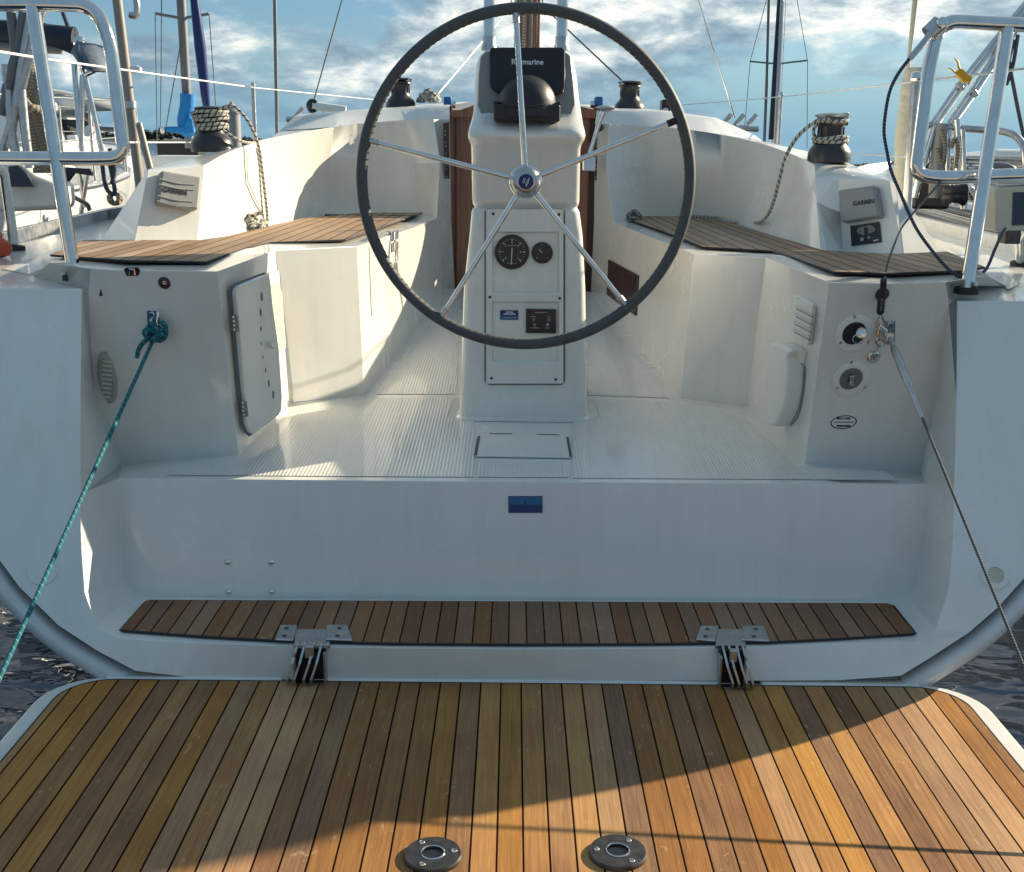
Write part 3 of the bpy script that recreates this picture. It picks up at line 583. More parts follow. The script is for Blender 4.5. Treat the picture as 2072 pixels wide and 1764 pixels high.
for y0, y1, x0, x1 in ((637, 671, 466, 477), (811, 843, 485, 496)):
    h = quadprism(DO2, [(x0, y0+1), (x1-3, y0), (x1+.5, y1-1), (x0+3.5, y1)], .004, .010, 'door_hinge', M['gryd'], door, .002)
    for k in range(4):
        t = (k+.5)/4; disc(DO2, x0+5+3*t, y0 + (y1-y0)*t, .0142, [(.0032, 0), (.0028, .0015)], 'hinge_screw', M['steel'], h, 12)
kb = quadprism(DO2, [(541, 690), (553, 694), (555, 700), (548, 704), (541, 700)], .008, .012, 'door_latch', M['wht'], door, .002)
# -- starboard pod
for i, (x, y) in enumerate(((1728, 674), (1721.6, 766))):
    f = disc(PODR, x, y, 0, [(.0495, 0), (.0495, .003), (.046, .0055), (.0315, .0055), (.030, .004)], 'shower_box' if i == 0 else 'shower_valve', M['wht'], yacht, 48)
    disc(PODR, x, y, .0045, [(.0298, 0), (.0298, .0012)], 'recess', M['blk'] if i == 0 else M['gryd'], f, 40)
    for a in (88, 215, 328): screw(PODR, x + 33.5*math.cos(R(a)), y - 33.5*math.sin(R(a)), .0055, .0036, f, M['steelm'])
    if i == 0:
        b = MB(); c0 = PODR(x - 2, y + 3, .004); ax = (PODR(x + 10, y + 6, .05) - c0).normalized()
        b.lathe([(.011, 0), (.012, .012), (.0135, .014), (.0135, .030), (.011, .034), (.006, .035)], PODR(x+8, y-2, .004), ax, 20); part('shower_head', b, M['steel'], f)
        b = MB(); b.tube([PODR(x + 8 + 10*math.cos(R(a)), y + 12 - 9*math.sin(R(a)), .040) for a in range(0, 360, 20)], .0016, 6, closed=True); part('shower_ring', b, M['steel'], f)
    else:
        quadprism(PODR, [(1716, 758), (1726, 755), (1728, 760), (1724, 766), (1726, 776), (1718, 778), (1714, 773), (1718, 766)], .006, .012, 'valve_key', M['steelm'], f, .003)
oval = disc(PODR, 1707, 854, 0, [(1, 0), (1, .0008)], 'oval_plate', M['blkg'], yacht, 40, .0345, .0198)
disc(PODR, 1707, 854, .0009, [(1, 0), (1, .0004)], 'plate_field', M['mark'], oval, 40, .0315, .0170)
for yy, w, h, mm in ((846.5, 14, 3.6, 'blkg'), (861.5, 14, 3.6, 'blkg'), (854, 20, 1.6, 'navy'), (846.5, 6, .9, 'mark'), (861.5, 5, .8, 'markd')):
    quadprism(PODR, [(1707-w, yy-h/2), (1707+w, yy-h/2), (1707+w, yy+h/2), (1707-w, yy+h/2)], .0013 + (h < 1.5)*.0004, .0003, 'plate_band', M[mm], oval, 0)
disc(PODR, 1785, 595, 0, [(.0172, 0), (.0172, .002), (.014, .005), (.004, .006)], 'button', M['brn'], yacht)
rp = quadprism(PODR, [(1790, 648), (1811, 648), (1809, 698), (1791, 695)], 0, .004, 'wire_plate', M['steelm'], yacht, .0015); screw(PODR, 1801, 657, .004, .0075, rp)
b = MB()
for k in range(3): b.tube([PODR(1788 + k*6, 665 + k, .012), PODR(1790 + k*6, 684 + k, .012)], .003, 8)
b.tube(spline([PODR(x, y, o) for x, y, o in ((1794, 664, .002), (1792, 672, .028), (1795, 682, .03), (1800, 676, .002))], 5), .004, 8); part('plate_eye', b, M['steel'], rp)
# vent and hand-shower holder on the inner face
vt = quadprism(INR, [(1614, 598), (1620, 597), (1650, 612), (1654, 618), (1644, 694), (1640, 697), (1606, 676), (1603, 671)], 0, .012, 'louvre_vent', M['wht'], yacht, .003)
for k in range(4):
    y = 617 + k*15.5; x = 1611 - k*1.7; quadprism(INR, [(x+2, y+5), (x+35, y + 22), (x+34, y + 26), (x+1, y+9)], .0122, .0006, 'vent_slot', M['gryd'], vt, 0); quadprism(INR, [(x+2, y), (x+35, y + 17), (x+34.3, y + 22.5), (x+1.3, y+5.5)], .0122, .0045, 'vent_slat', M['gryl'], vt, .0012)
for x, y in ((1616, 603), (1647, 616), (1607, 669), (1638, 691)): screw(INR, x, y, .012, .0028, vt, M['steelm'])
hl = quadprism(INR, [(1589, 693), (1606, 691), (1624, 700), (1634, 708), (1627, 724), (1629, 745), (1626, 790), (1620, 822), (1610, 846), (1600, 861), (1586, 860), (1584, 790)], 0, .045, 'handset_holder', M['wht'], yacht, .010)
b = MB(); b.tube(spline([INR(x, y, .046) for x, y in ((1600, 861), (1614, 843), (1622, 815), (1627, 780), (1629, 745), (1621, 735))], 5), .0022, 6); part('holder_seam', b, M['gryd'], hl)
quadprism(INR, [(1623, 708), (1634, 710), (1633, 724), (1629, 742), (1622, 733), (1617, 718)], .040, .0062, 'thumb_notch', M['beige'], hl, .001)
# right forward seat: dark panel
dp = quadprism(SFR, [(1234, 525), (1294, 557), (1289, 639), (1231, 597)], 0, .008, 'locker_grille', M['blkp'], yacht, .003)
b = MB(); b.tube([SFR(x, y, .009) for x, y in ((1262, 550), (1286, 563), (1284, 572))], .002, 6); b.tube([SFR(x, y, .009) for x, y in ((1253, 552), (1252, 572))], .002, 6); part('grille_handle', b, M['dkw'], dp)
# port seat front: lid joint, curved dark tube painted as the lid's shadow line, hasps
b = MB()
b.tube([SFL(x, y, .0) for x, y in ((746, 500), (748, 560), (751, 640))], .0028, 6); b.tube(spline([SFL(x, y, .0) for x, y in ((750, 480), (770, 470), (783, 466), (790, 474), (787, 500), (786, 530))], 5), .0045, 6); part('lid_joint_and_shadow', b, M['gryd'], yacht)
for x, y in ((796, 478), (796, 500), (793, 541)):
    h = quadprism(SFL, [(x-4, y-9), (x+4, y-12), (x+4, y+5), (x-4, y+9)], .001, .012, 'lid_hasp', M['steelm'], yacht, .003)
quadprism(SFL, [(800, 508), (804, 505), (804, 527), (800, 531)], .001, .004, 'lid_slot', M['gryl'], yacht, .001)
for x, y in ((897, 452), (1215, 457)):
    h = quadprism(BHD, [(x-4, y-3), (x+4, y-3), (x+4, y+3), (x-4, y+3)], .0, .012, 'snap_hook', M['steel'], yacht, .003)
    b = MB(); b.tube([BHD(x, y-10, .008), BHD(x, y+11, .008)], .004, 8); part('hook_pin', b, M['steelm'], h)
# -- riser badge and bolts
bd = quadprism(RIS, [(1028.5, 1003.5), (1098, 1003.5), (1098, 1037.5), (1028.5, 1037.5)], 0, .0012, 'badge', M['navy'], yacht, 0)
quadprism(RIS, [(1030, 1005.5), (1096.5, 1005.5), (1096.5, 1020.8), (1030, 1020.8)], .0013, .0004, 'badge_sky', M['blul'], bd, 0)
quadprism(RIS, [(1060, 1021), (1062.4, 1010), (1063.6, 1011), (1064, 1021)], .0018, .0004, 'badge_sail', M['navy'], bd, 0)
for x, y in ((461, 1137), (549, 1137), (463, 1197.5), (550, 1197)): disc(RIS, x, y, -.001, [(.0082, 0), (.0082, .0015), (.0062, .005), (.0026, .007)], 'bolt_head', M['steel'], yacht, 24)
# transom outlet and blanking plate
ot = disc(TRA, 2013, 1164, 0, [(.0335, 0), (.0335, .003), (.030, .006), (.019, .006), (.018, .002)], 'transom_outlet', M['wht'], yacht, 40); disc(TRA, 2013, 1164, .0022, [(.0178, 0), (.0178, .0012)], 'outlet_bore', M['beige'], ot, 32)
disc(TRA, 87, 1153, 0, [(.036, 0), (.035, .0025), (.02, .003)], 'blanking_plate', M['gel'], yacht, 40)
# -- platform hinges
def hinge(x0, x1, y0, y1, w):
    Yt = at((x0+x1)/2, y0+30, 'SH').y
    g = at((x0+x1)/2, 1300, 'SH')
    h = MB(); xa, xb = x0 + w, x1 - w
    b = MB(); b.prism(P((xa, 1279, 'SH'), (xb, 1279, 'SH'), (xb+3, 1312, 'SH'), (xa-3, 1312, 'SH')), (0, 0, .008)); hp = part('platform_hinge', b, M['steelm'], yacht, bevel=.001)
    for s0, s1 in ((x0, xa), (xb, x1)):
        k = 8 if s0 == x0 else 0
        b = MB(); b.prism([p + V((0, 0, .008)) for p in P((s0 + (9 if k else -4), y0, 'SH'), (s1 + (4 if k else -2), y0, 'SH'), (s1 - (4 if k else -9), y1, 'SH'), (s0 - (1 if k else 6), y1 - 2, 'SH'))], (0, 0, .005)); pl_ = part('hinge_plate', b, M['steelm'], hp, bevel=.0025)
        for fx, fy in ((.45, .25), (.35, .75)):
            c = at(s0 + (s1-s0)*fx + 4, y0 + (y1-y0)*fy, 'SH'); c.z += .013; b = MB(); b.lathe([(.0056, 0), (.005, .0012), (.002, .0012)], c, seg=16); part('hinge_screw', b, M['steeld'], hp)
    # dark slot in the nose, side cheeks and the folding arms
    sx0, sx1 = at(xa, 1330, 2.40).x, at(xb, 1330, 2.40).x
    zl = ZC - 1.067
    b = MB(); b.box(((sx0+sx1)/2, 2.392, zl-.045), ((sx1-sx0)/2 - .002, .004, .046)); part('hinge_slot', b, M['blk'], hp)
    for sx, dx in ((sx0+.004, 0), (sx1-.004, 0)):
        b = MB(); b.box((sx, 2.380, zl-.048), (.0025, .016, .044)); part('hinge_cheek', b, M['steelm'], hp, bevel=.0015)
    sg = 1 if g.x < 0 else -1
    for k in (.12, .34, .62, .84):
        x = sx0 + (sx1-sx0)*(k if sg > 0 else 1-k); x2 = x - sg*.020
        b = MB(); pth = [V((x, 2.395, zl+.012)), V((x - sg*.008, 2.365, zl-.025)), V((x2, 2.358, zl-.06)), V((x2, 2.365, ZP+.012))]
        for a_, b_ in zip(pth, pth[1:]): 
            d = V((.0025, 0, 0)); w_ = V((0, .009, 0)); b.add([a_-d-w_, a_+d-w_, a_+d+w_, a_-d+w_, b_-d-w_, b_+d-w_, b_+d+w_, b_-d+w_], ((0,1,2,3), (4,5,6,7), (0,1,5,4), (2,3,7,6), (1,2,6,5), (0,3,7,4)))
        part('hinge_arm', b, M['steelm'], hp, merge=False)
    b = MB(); b.box(((sx0+sx1)/2, 2.375, zl-.004), ((sx1-sx0)*.14, .008, .014)); part('hinge_block', b, M['steelm'], hp, bevel=.002)
    b = MB(); b.box(((sx0+sx1)/2, 2.386, ZP+.004), ((sx1-sx0)*.5, .014, .006)); part('hinge_foot', b, M['steeld'], hp, bevel=.002)
hinge(558, 705, 1274, 1305, 40); hinge(1408, 1548, 1276, 1306, 42)
# ================================================================ pedestal
def pyf(py): return 3.25 + (py-430)*(.035/415)
def ring(py, xl, xr, yf, dep, rad, tilt=0, n=6):
    a, b = at(xl, py, yf), at(xr, py, yf); z = a.z*.5 + b.z*.5; cx = (a.x+b.x)/2; w = (b.x-a.x)/2
    pts = []
    for sx, sy, a0 in ((1, 1, 0), (-1, 1, 90), (-1, -1, 180), (1, -1, 270)):
        for k in range(n+1):
            t = R(a0 + 90*k/n); pts.append(V((cx + sx*(w-rad) + rad*math.cos(t), yf + dep/2 + sy*(dep/2-rad) + rad*math.sin(t), z + (tilt*(sy*.5+.5)*dep if tilt else 0))))
    return pts
secs = [(853, 921, 1196, 3.262, .40, .05), (849, 922, 1195, 3.262, .40, .05), (844, 929, 1188, 3.283, .36, .035), (800, 931, 1187.5, 3.282, .36, .03), (700, 934, 1187, 3.272, .35, .03), (583, 938, 1185.5, 3.263, .33, .03), (475, 949.5, 1180, 3.254, .31, .03), (430, 953.5, 1174, 3.25, .30, .03), (425, 955, 1172.5, 3.253, .294, .03),
        (421, 959.5, 1169, 3.262, .28, .025), (418, 959.5, 1169, 3.262, .28, .025), (413, 956, 1172.5, 3.25, .30, .03), (405, 954.5, 1173.5, 3.247, .31, .03), (300, 953, 1175.5, 3.235, .34, .03), (289, 950.5, 1179, 3.222, .36, .035), (281, 946.5, 1184.5, 3.207, .39, .04), (273, 945.5, 1186.5, 3.203, .40, .04), (263, 947, 1185, 3.212, .40, .04), (250, 951, 1181.5, 3.245, .37, .04), (238, 954.5, 1179.5, 3.285, .34, .04), (228, 956.5, 1178, 3.305, .32, .04), (200, 958.5, 1173.5, 3.315, .31, .04), (160, 960.5, 1169.5, 3.325, .30, .045), (125, 964, 1164, 3.335, .29, .05), (110, 970, 1158, 3.342, .27, .05), (102, 979, 1149, 3.352, .245, .05), (98.5, 988, 1139, 3.368, .21, .05)]
pd = MB(); rows = [ring(*q) for q in secs]
for i in range(len(rows)-1): pd.strip(rows[i] + rows[i][:1], rows[i+1] + rows[i+1][:1])
pd.poly(rows[-1]); ped = part('steering_pedestal', pd, M['gel'], yacht, sharp=70)
PF_ = Pln(at(1062, 430, 3.25), at(1062, 845, 3.283), at(990, 430, 3.25))
# removable front panel with two sunk trays
xs = [983.5, 997, 1130, 1140]; ys = [423, 470, 592, 611, 731, 776]
b = MB()
def gx(i, y): return xs[i] + (0 if i in (0, 1) else 0) - (y-423)*.000*(1 if i < 2 else -1)
sunk = {(1, 1), (1, 3)}
for j in range(5):
    for i in range(3):
        h = .003 if (i, j) in sunk else .0125
        b.quad(PF_(xs[i], ys[j], h), PF_(xs[i+1], ys[j], h), PF_(xs[i+1], ys[j+1], h), PF_(xs[i], ys[j+1], h))
for (i, j) in sunk:
    q = [(xs[i], ys[j]), (xs[i+1], ys[j]), (xs[i+1], ys[j+1]), (xs[i], ys[j+1])]
    for k in range(4):
        (x, y), (x2, y2) = q[k], q[(k+1) % 4]; b.quad(PF_(x, y, .0125), PF_(x2, y2, .0125), PF_(x2, y2, .003), PF_(x, y, .003))
q = [(xs[0], ys[0]), (xs[3], ys[0]), (xs[3], ys[5]), (xs[0], ys[5])]
for k in range(4):
    (x, y), (x2, y2) = q[k], q[(k+1) % 4]
    b.quad(PF_(x, y, .0125), PF_(x2, y2, .0125), PF_(x2, y2, -.01), PF_(x, y, -.01))
panel = part('pedestal_panel', b, M['gel'], ped, bevel=.006, seg=3, ang=30)
g_ = MB(); g_.tube([PF_(x, y, .0015) for x, y in ((986, 424), (1138, 424), (1142, 428), (1142, 771), (1136, 777), (990, 777), (982, 771), (982, 428))], .0026, 6, closed=True); part('panel_joint', g_, M['gryd'], ped)
for x, y in ((997.9, 432.5), (1131, 434), (991.3, 601), (1132.5, 603.5), (994.5, 765), (1124.6, 767.5)): disc(PF_, x, y, .0122, [(.0042, 0), (.0038, .0016)], 'panel_screw', M['blk'], ped, 14)
def gauge(x, y, r, big):
    s = .00138; rr = r*s
    g = disc(PF_, x, y, .003, [(rr, 0), (rr, .006), (rr*.96, .010), (rr*.84, .010), (rr*.82, .007)], 'tachometer' if big else 'fuel_gauge', M['blkg'], yacht, 48)
    disc(PF_, x, y, .0085, [(rr*.83, 0), (rr*.83, .0012)], 'dial', M['dial'], g, 40)
    c = PF_(x, y, .0101)
    tk_ = MB()
    n = 25 if big else 9
    for k in range(n):
        a = R(225 - 270*k/(n-1)); maj = k % 4 == 0; r0, r1 = rr*(.60 if maj else .69), rr*.77; d = PF_.u*math.cos(a) + PF_.v*math.sin(a); e = PF_.n.cross(d)*(.0009 if maj else .0004)
        if big or k % 2 == 0: tk_.poly([c + d*r0 - e, c + d*r1 - e, c + d*r1 + e, c + d*r0 + e])
    part('dial_ticks', tk_, M['mark'] if big else M['markd'], g)
    nd = MB(); a = R(268 if big else 135); d = PF_.u*math.cos(a) + PF_.v*math.sin(a); e = PF_.n.cross(d)*.0010
    if big: nd.poly([c + PF_.n*.0006 + d*rr*.72 - e, c + PF_.n*.0006 + d*rr*.72 + e, c + PF_.n*.0006 - d*rr*.25 + e, c + PF_.n*.0006 - d*rr*.25 - e])
    else: nd.poly([c + PF_.n*.0006 + d*rr*.42 - e, c + PF_.n*.0006 + d*rr*.42 + e, c + PF_.n*.0006 + e, c + PF_.n*.0006 - e])
    part('needle', nd, M['mark'], g)
    if big:
        for k in range(7):
            a = R(225 - 270*k/6); text('dial_numeral', str(k), .0075, c + (PF_.u*math.cos(a) + PF_.v*math.sin(a))*rr*.5, PF_.u, PF_.v, M['mark'], g, .0002)
        for yy, w in ((-.36, .24), (.66, .28)):
            l_ = MB(); p0 = c - PF_.v*rr*yy*-1 if False else c + PF_.v*(-rr*yy); l_.poly([p0 - PF_.u*rr*w - PF_.v*.0008, p0 + PF_.u*rr*w - PF_.v*.0008, p0 + PF_.u*rr*w + PF_.v*.0008, p0 - PF_.u*rr*w + PF_.v*.0008]); part('dial_print', l_, M['markd'], g)
    return g
gauge(1035.8, 509.5, 34.8, True); gauge(1097, 511, 21.7, False)
sg = quadprism(PF_, [(1012, 627), (1049, 627.5), (1049, 647), (1012, 646.5)], .003, .003, 'instruction_plate', M['blul'], yacht, .0008)
quadprism(PF_, [(1013, 628), (1048, 628.5), (1048, 638.5), (1013, 638)], .0062, .0004, 'plate_header', M['navy'], sg, 0)
for y, w in ((631.2, 7), (635.2, 12), (642.5, 13)): quadprism(PF_, [(1031-w, y-1), (1031+w, y-1), (1031+w, y+1), (1031-w, y+1)], .0068, .0002, 'plate_print', M['mark'] if y < 640 else M['markd'], sg, 0)
cp = quadprism(PF_, [(1064.5, 624), (1125, 625), (1125, 673.5), (1064, 672.5)], .003, .010, 'control_panel', M['blkg'], yacht, .002)
for x, y in ((1079.7, 646.3), (1110.7, 646.5), (1081.7, 656.5), (1107.5, 656.8)):
    g = disc(PF_, x, y, .0132, [(.0040, 0), (.0040, .0006)], 'push_button', M['markd'], cp, 18); disc(PF_, x, y, .0139, [(.0026, 0), (.0022, .0012)], 'button_cap', M['gryd'] if (x, y) != (1107.5, 656.8) else M['mark'], cp, 14)
for x, y, w in ((1095, 631.8, 13), (1079, 640.3, 5), (1110, 640.5, 4), (1083, 663, 8), (1107.5, 663.3, 4)): quadprism(PF_, [(x-w, y-.8), (x+w, y-.8), (x+w, y+.8), (x-w, y+.8)], .0132, .0003, 'panel_print', M['markd'], cp, 0)
# plotter housing, cover, compass
UP_ = Pln(at(1066, 230, 3.305), at(1066, 110, 3.342), at(1000, 230, 3.305))
quadprism(UP_, [(984, 104), (1143, 104), (1154, 114), (1158, 150), (1163, 212), (1154, 235), (976, 236), (967, 214), (969, 150), (973, 114)], -.001, .004, 'grey_fascia', M['gry'], ped, .002)
cv = quadprism(UP_, [(995, 99.5), (1138, 99.5), (1143, 105), (1142, 182), (1136, 191), (1124, 194), (1008, 190), (995, 181), (991.5, 170), (991, 105)], .003, .020, 'plotter_cover', M['rub'], yacht, .006)
text('cover_lettering', 'Raymarine', .0205, UP_(1067, 125.5, .0232), UP_.u, UP_.v, M['mark'], cv, .0004, bold=.0004)
b = MB(); b.tube([UP_(x, y, .016) for x, y in ((1139, 110), (1141.5, 150), (1138, 186))], .0035, 8); part('cover_piping', b, M['markd'], cv)
cc = at(1066, 214, 3.262); cr_ = .0785
b = MB(); b.lathe([(.083, -.030), (.085, -.028), (.085, -.008), (.081, -.006), (.081, .001), (cr_, .003)] + [(cr_*math.cos(R(a)), .003 + cr_*.98*math.sin(R(a))) for a in range(8, 91, 8)], cc, seg=48); cm = part('compass', b, M['blk'], yacht)
b = MB(); b.box(cc + V((0, .01, -.02)), (.0885, .07, .022)); part('compass_base', b, M['blk'], cm, bevel=.006)
for sx in (-1, 1): b = MB(); b.box(cc + V((sx*.084, -.02, -.006)), (.006, .02, .016)); part('compass_lug', b, M['blkg'], cm, bevel=.003)
# guard tubes
gt = MB()
for x in (989.5, 1136.5):
    p = at(x, 100, 3.46); gt.tube([p - V((0, 0, .05)), p + V((0, 0, .62))], .0158, 16)
pa, pb = at(989.5, 100, 3.46) + V((0, 0, .62)), at(1136.5, 100, 3.46) + V((0, 0, .62))
gt.tube([pa, pb], .0158, 16); guard = part('pedestal_guard', gt, M['steel'], ped)
for x in (989.5, 1136.5):
    p = at(x, 97, 3.46); b = MB(); b.lathe([(.022, -.006), (.022, .004), (.0185, .010), (.0185, .030), (.0165, .032)], p, seg=24); part('guard_socket', b, M['steelm'], guard)
# ================================================================ wheel
hub = at(1064, 367, 2.95); RW = .4065
rim = MB(); rim.tube([hub + V((RW*math.cos(R(a)), 0, RW*math.sin(R(a)))) for a in range(0, 360, 3)], .0138, 14, closed=True)
wheel = part('steering_wheel', rim, M['lea'], yacht)
b = MB()
for k in range(150):
    a = 2*math.pi*k/150; c = hub + V(((RW-.0142)*math.cos(a), -.004, (RW-.0142)*math.sin(a))); d = V((-math.sin(a)*.003, .004, math.cos(a)*.003)); b.tube([c - d, c + d], .0009, 4)
part('rim_stitching', b, M['gryd'], wheel)
for k in range(5):
    a = R(94.2 + 72*k); d = V((math.cos(a), 0, math.sin(a))); b = MB(); b.tube([hub + d*.028 + V((0, .012, 0)), hub + d*.20 + V((0, .005, 0)), hub + d*(RW-.006)], .0068, 14, rs=[.0078, .0072, .0066]); sp_ = part('spoke', b, M['steel'], wheel)
    b = MB(); b.tube([hub + d*(RW-.034), hub + d*(RW-.010)], .0088, 12); part('spoke_sleeve', b, M['rub'] if k == 4 else M['steelm'], wheel)
b = MB(); b.lathe([(.030, -.03), (.036, -.012), (.0375, .004), (.036, .010), (.028, .020), (.020, .024), (.010, .0245)], hub, (0, -1, 0), 48); part('wheel_hub', b, M['steelm'], wheel)
b = MB(); b.lathe([(.040, -.004), (.0415, .001), (.040, .006), (.035, .010)], hub, (0, -1, 0), 40); part('hub_nut', b, M['steel'], wheel)
b = MB(); b.lathe([(.0185, .0240), (.0185, .0252), (.001, .0256)], hub, (0, -1, 0), 40); part('hub_emblem', b, M['navy'], wheel)
b = MB()
for pts in ([(-.008, -.003), (-.004, .009)], [(-.0055, -.004), (-.0015, .008)]): b.tube([hub + V((x, -.0262, z)) for x, z in pts], .0008, 4)
b.tube([hub + V((x, -.0262, z)) for x, z in spline([(0.0005, -.012, 0), (.0045, -.004, 0), (.0075, .009, 0), (.002, .003, 0), (-.001, -.006, 0)], 4, True)] if False else [hub + V((x, -.0262, z)) for x, z in ((.0005, -.012), (.005, -.004), (.0085, .010), (.003, .004), (-.0005, -.005))], .0009, 4, closed=True)
b.tube([hub + V((x, -.0262, z)) for x, z in ((.001, -.010), (.007, .007))], .0006, 4); part('emblem_mark', b, M['mark'], wheel)
b = MB(); b.lathe([(.024, .0), (.024, .30), (.030, .30)], hub + V((0, .02, 0)), (0, 1, 0), 24); part('wheel_shaft', b, M['steelm'], wheel)
# ================================================================ companionway
def board(x0, y0, x1, y1, Y, th, name, m, par=yacht, bev=.004, tilt=0):
    a, c = at(x0, y0, Y), at(x1, y1, Y); b = MB(); b.box(((a.x+c.x)/2, Y + th/2, (a.z+c.z)/2), (abs(c.x-a.x)/2, th/2, abs(a.z-c.z)/2)); return part(name, b, m, par, bevel=bev)
cw = board(905, 232, 1214, 592, 5.62, .03, 'washboard', M['mah'])
b = MB(); b.prism([at(x, y, 5.57) for x, y in ((905, 223), (930, 222), (957, 213), (1180, 216), (1212, 224), (1212, 240), (905, 238))], (0, .05, 0)); part('washboard_rail', b, M['mah'], cw, bevel=.004)
for x in (919, 1193): board(x, 238, x + 5, 590, 5.605, .02, 'board_groove', M['dkw'], cw, .001)
for pts in ([(897, 249), (909, 247), (910, 361), (900, 361)], [(1204, 252), (1219, 252), (1215, 365), (1203, 364)]):
    v_ = quadprism(BHD, pts, .0, .012, 'louvre_strip', M['dkw'], yacht, .002)
    for k in range(14):
        t = (k+.5)/14; x = pts[0][0]*(1-t) + pts[3][0]*t + 2; y = 252 + 108*t; quadprism(BHD, [(x, y), (x+3, y), (x+3, y+2.5), (x, y+2.5)], .0122, .001, 'louvre_slit', M['markd'] if k % 3 else M['dkw'], v_, 0)
for x in (906.5, 1210.5):
    c = at(x, 206, 5.72); b = MB(); b.box(c, (.018, .05, .022)); bs = part('sheave_box', b, M['blue'], yacht, bevel=.006)
    b = MB(); b.box(c + V((0, 0, -.035)), (.022, .06, .016)); part('sheave_base', b, M['dkw'], bs, bevel=.004)
    b = MB(); b.lathe([(.016, -.008), (.018, 0), (.016, .008)], c + V((.03*(1 if x < 1000 else -1), -.03, -.012)), (1, 0, 0), 20); part('sheave_wheel', b, M['steel'], bs)
# winch handle resting in its clear holder beside the companionway
wh = thing('winch_handle', 'polished silver winch handle hanging beside the companionway under the starboard cabin winch', 'winch handle', at(1194, 300, 5.36))
b = MB(); b.tube([at(1221, 226, 5.36), at(1213, 245, 5.36), at(1199, 290, 5.36), at(1191, 318, 5.36)], .012, 12, rs=[.014, .012, .010, .013]); part('handle_arm', b, M['steel'], wh)
b = MB(); b.lathe([(.02, -.012), (.042, -.004), (.045, .004), (.03, .012), (.01, .016)], at(1224, 220, 5.40), (0, -.15, 1), 28); part('handle_head', b, M['steelm'], wh)
b = MB(); b.box(at(1191, 332, 5.36), (.030, .026, .032)); part('handle_grip', b, M['steel'], wh, bevel=.008)
# ================================================================ speakers
def speaker(pl, pts, tx, ty, flip, waves):
    c = [pl(x, y, 0) for x, y in pts]; u = (c[1]-c[0]).normalized(); v = (c[0]-c[3]).normalized()
    s = quadprism(pl, pts, .0, .036, 'speaker', M['gry'], yacht, .007)
    f = [pl(x, y, .036) for x, y in pts]
    if waves:
        for t in (.16, .32, .68, .84):
            a_, b_ = f[0].lerp(f[3], t), f[1].lerp(f[2], t); m_ = a_.lerp(b_, .5) + pl.n*.006
            w = MB(); w.tube(spline([a_.lerp(b_, .06), a_.lerp(b_, .28) - v*.003, a_.lerp(b_, .5) - v*.005 + pl.n*.001, a_.lerp(b_, .72) - v*.003, a_.lerp(b_, .94)], 6), .0026, 8, rs=None); part('speaker_rib', w, M['gry'], s)
    cen = pl(tx, ty, .0372); text('speaker_lettering', 'GARMIN', .021, cen, u, v, M['blk'], s, .0006, bold=.0003)
    t_ = MB(); q = cen + u*.050 + v*.012; t_.poly([q, q + u*.008, q + u*.004 + v*.007]); part('speaker_mark', t_, M['blue'] if False else M['blk'], s)
    return s
speaker(CAL, [(318.6, 350.6), (399, 364), (392, 430), (311, 416)], 354, 387, 0, True)
speaker(CAR, [(1708, 389), (1780.5, 379), (1791, 441), (1713, 453)], 1747, 409.5, 0, False)
tp = quadprism(CAR, [(1722.5, 457.5), (1781, 449), (1785, 490), (1725, 498.5)], .0, .008, 'thruster_panel', M['blkg'], yacht, .003)
for s_, x in ((-1, 1743), (1, 1763)):
    b = MB(); b.prism([CAR(x + s_*dx, 465.5 + dy - (x-1753)*.145, .0082) for dx, dy in ((-6.5, -9), (0, -8), (6, -5), (9.5, 0), (6, 5), (0, 8), (-6.5, 9))], CAR.n*.0025); part('rocker_button', b, M['gryd'], tp, bevel=.001)
for pts, mm in (([(1740, 481), (1747, 480), (1748, 486.5), (1741, 487.5)], 'markd'), ([(1758, 477), (1761.5, 480), (1758.5, 484), (1755, 480.5)], 'markd'), ([(1767, 485.5), (1777, 484), (1777, 486), (1767, 487.5)], 'mark'), ([(1740, 459.5), (1765, 456), (1765, 457.6), (1740, 461)], 'markd')):
    quadprism(CAR, pts, .0083, .0003, 'panel_print', M[mm], tp, 0)
# ================================================================ winches
def winch(px, py, Y, r, h, selftail, sx=1):
    c = at(px, py, Y); c.z -= .006
    k = r
    b = MB(); b.lathe([(k, 0), (k*1.02, .06*h), (k*1.0, .20*h), (k*.93, .28*h), (k*.78, .36*h), (k*.66, .44*h), (k*.60, .55*h), (k*.60, .70*h), (k*.66, .78*h), (k*.74, .82*h), (k*.72, .86*h)], c, seg=40); w = part('winch', b, M['blkw'], yacht)
    b = MB(); b.lathe([(k*.70, .84*h), (k*.76, .87*h), (k*.66, .895*h), (k*.77, .92*h), (k*.80, .955*h), (k*.72, .98*h), (k*.40, h), (k*.18, h), (k*.17, .97*h)], c, seg=40); part('self_tailer', b, M['steelm'] if selftail else M['blk'], w)
    b = MB(); 
    for q in range(12):
        a = 2*math.pi*q/12; d = V((math.cos(a), math.sin(a), 0)); b.tube([c + d*k*.62 + V((0, 0, .50*h)), c + d*k*.61 + V((0, 0, .72*h))], k*.03, 5)
    part('drum_grip', b, M['blkw'], w)
    b = MB(); b.box(c + V((sx*k*.5, -k*.45, .93*h)), (k*.16, k*.08, h*.07)); part('feeder_arm', b, M['steel'] if not selftail else M['steelm'], w, bevel=.002)
    return c
cW1 = winch(430, 304, 4.35, .074, .160, False); cW2 = winch(1677, 325, 4.22, .074, .168, True)
cW3 = winch(811, 219, 5.78, .070, .146, False); cW4 = winch(1273, 227, 5.78, .072, .150, False, -1)
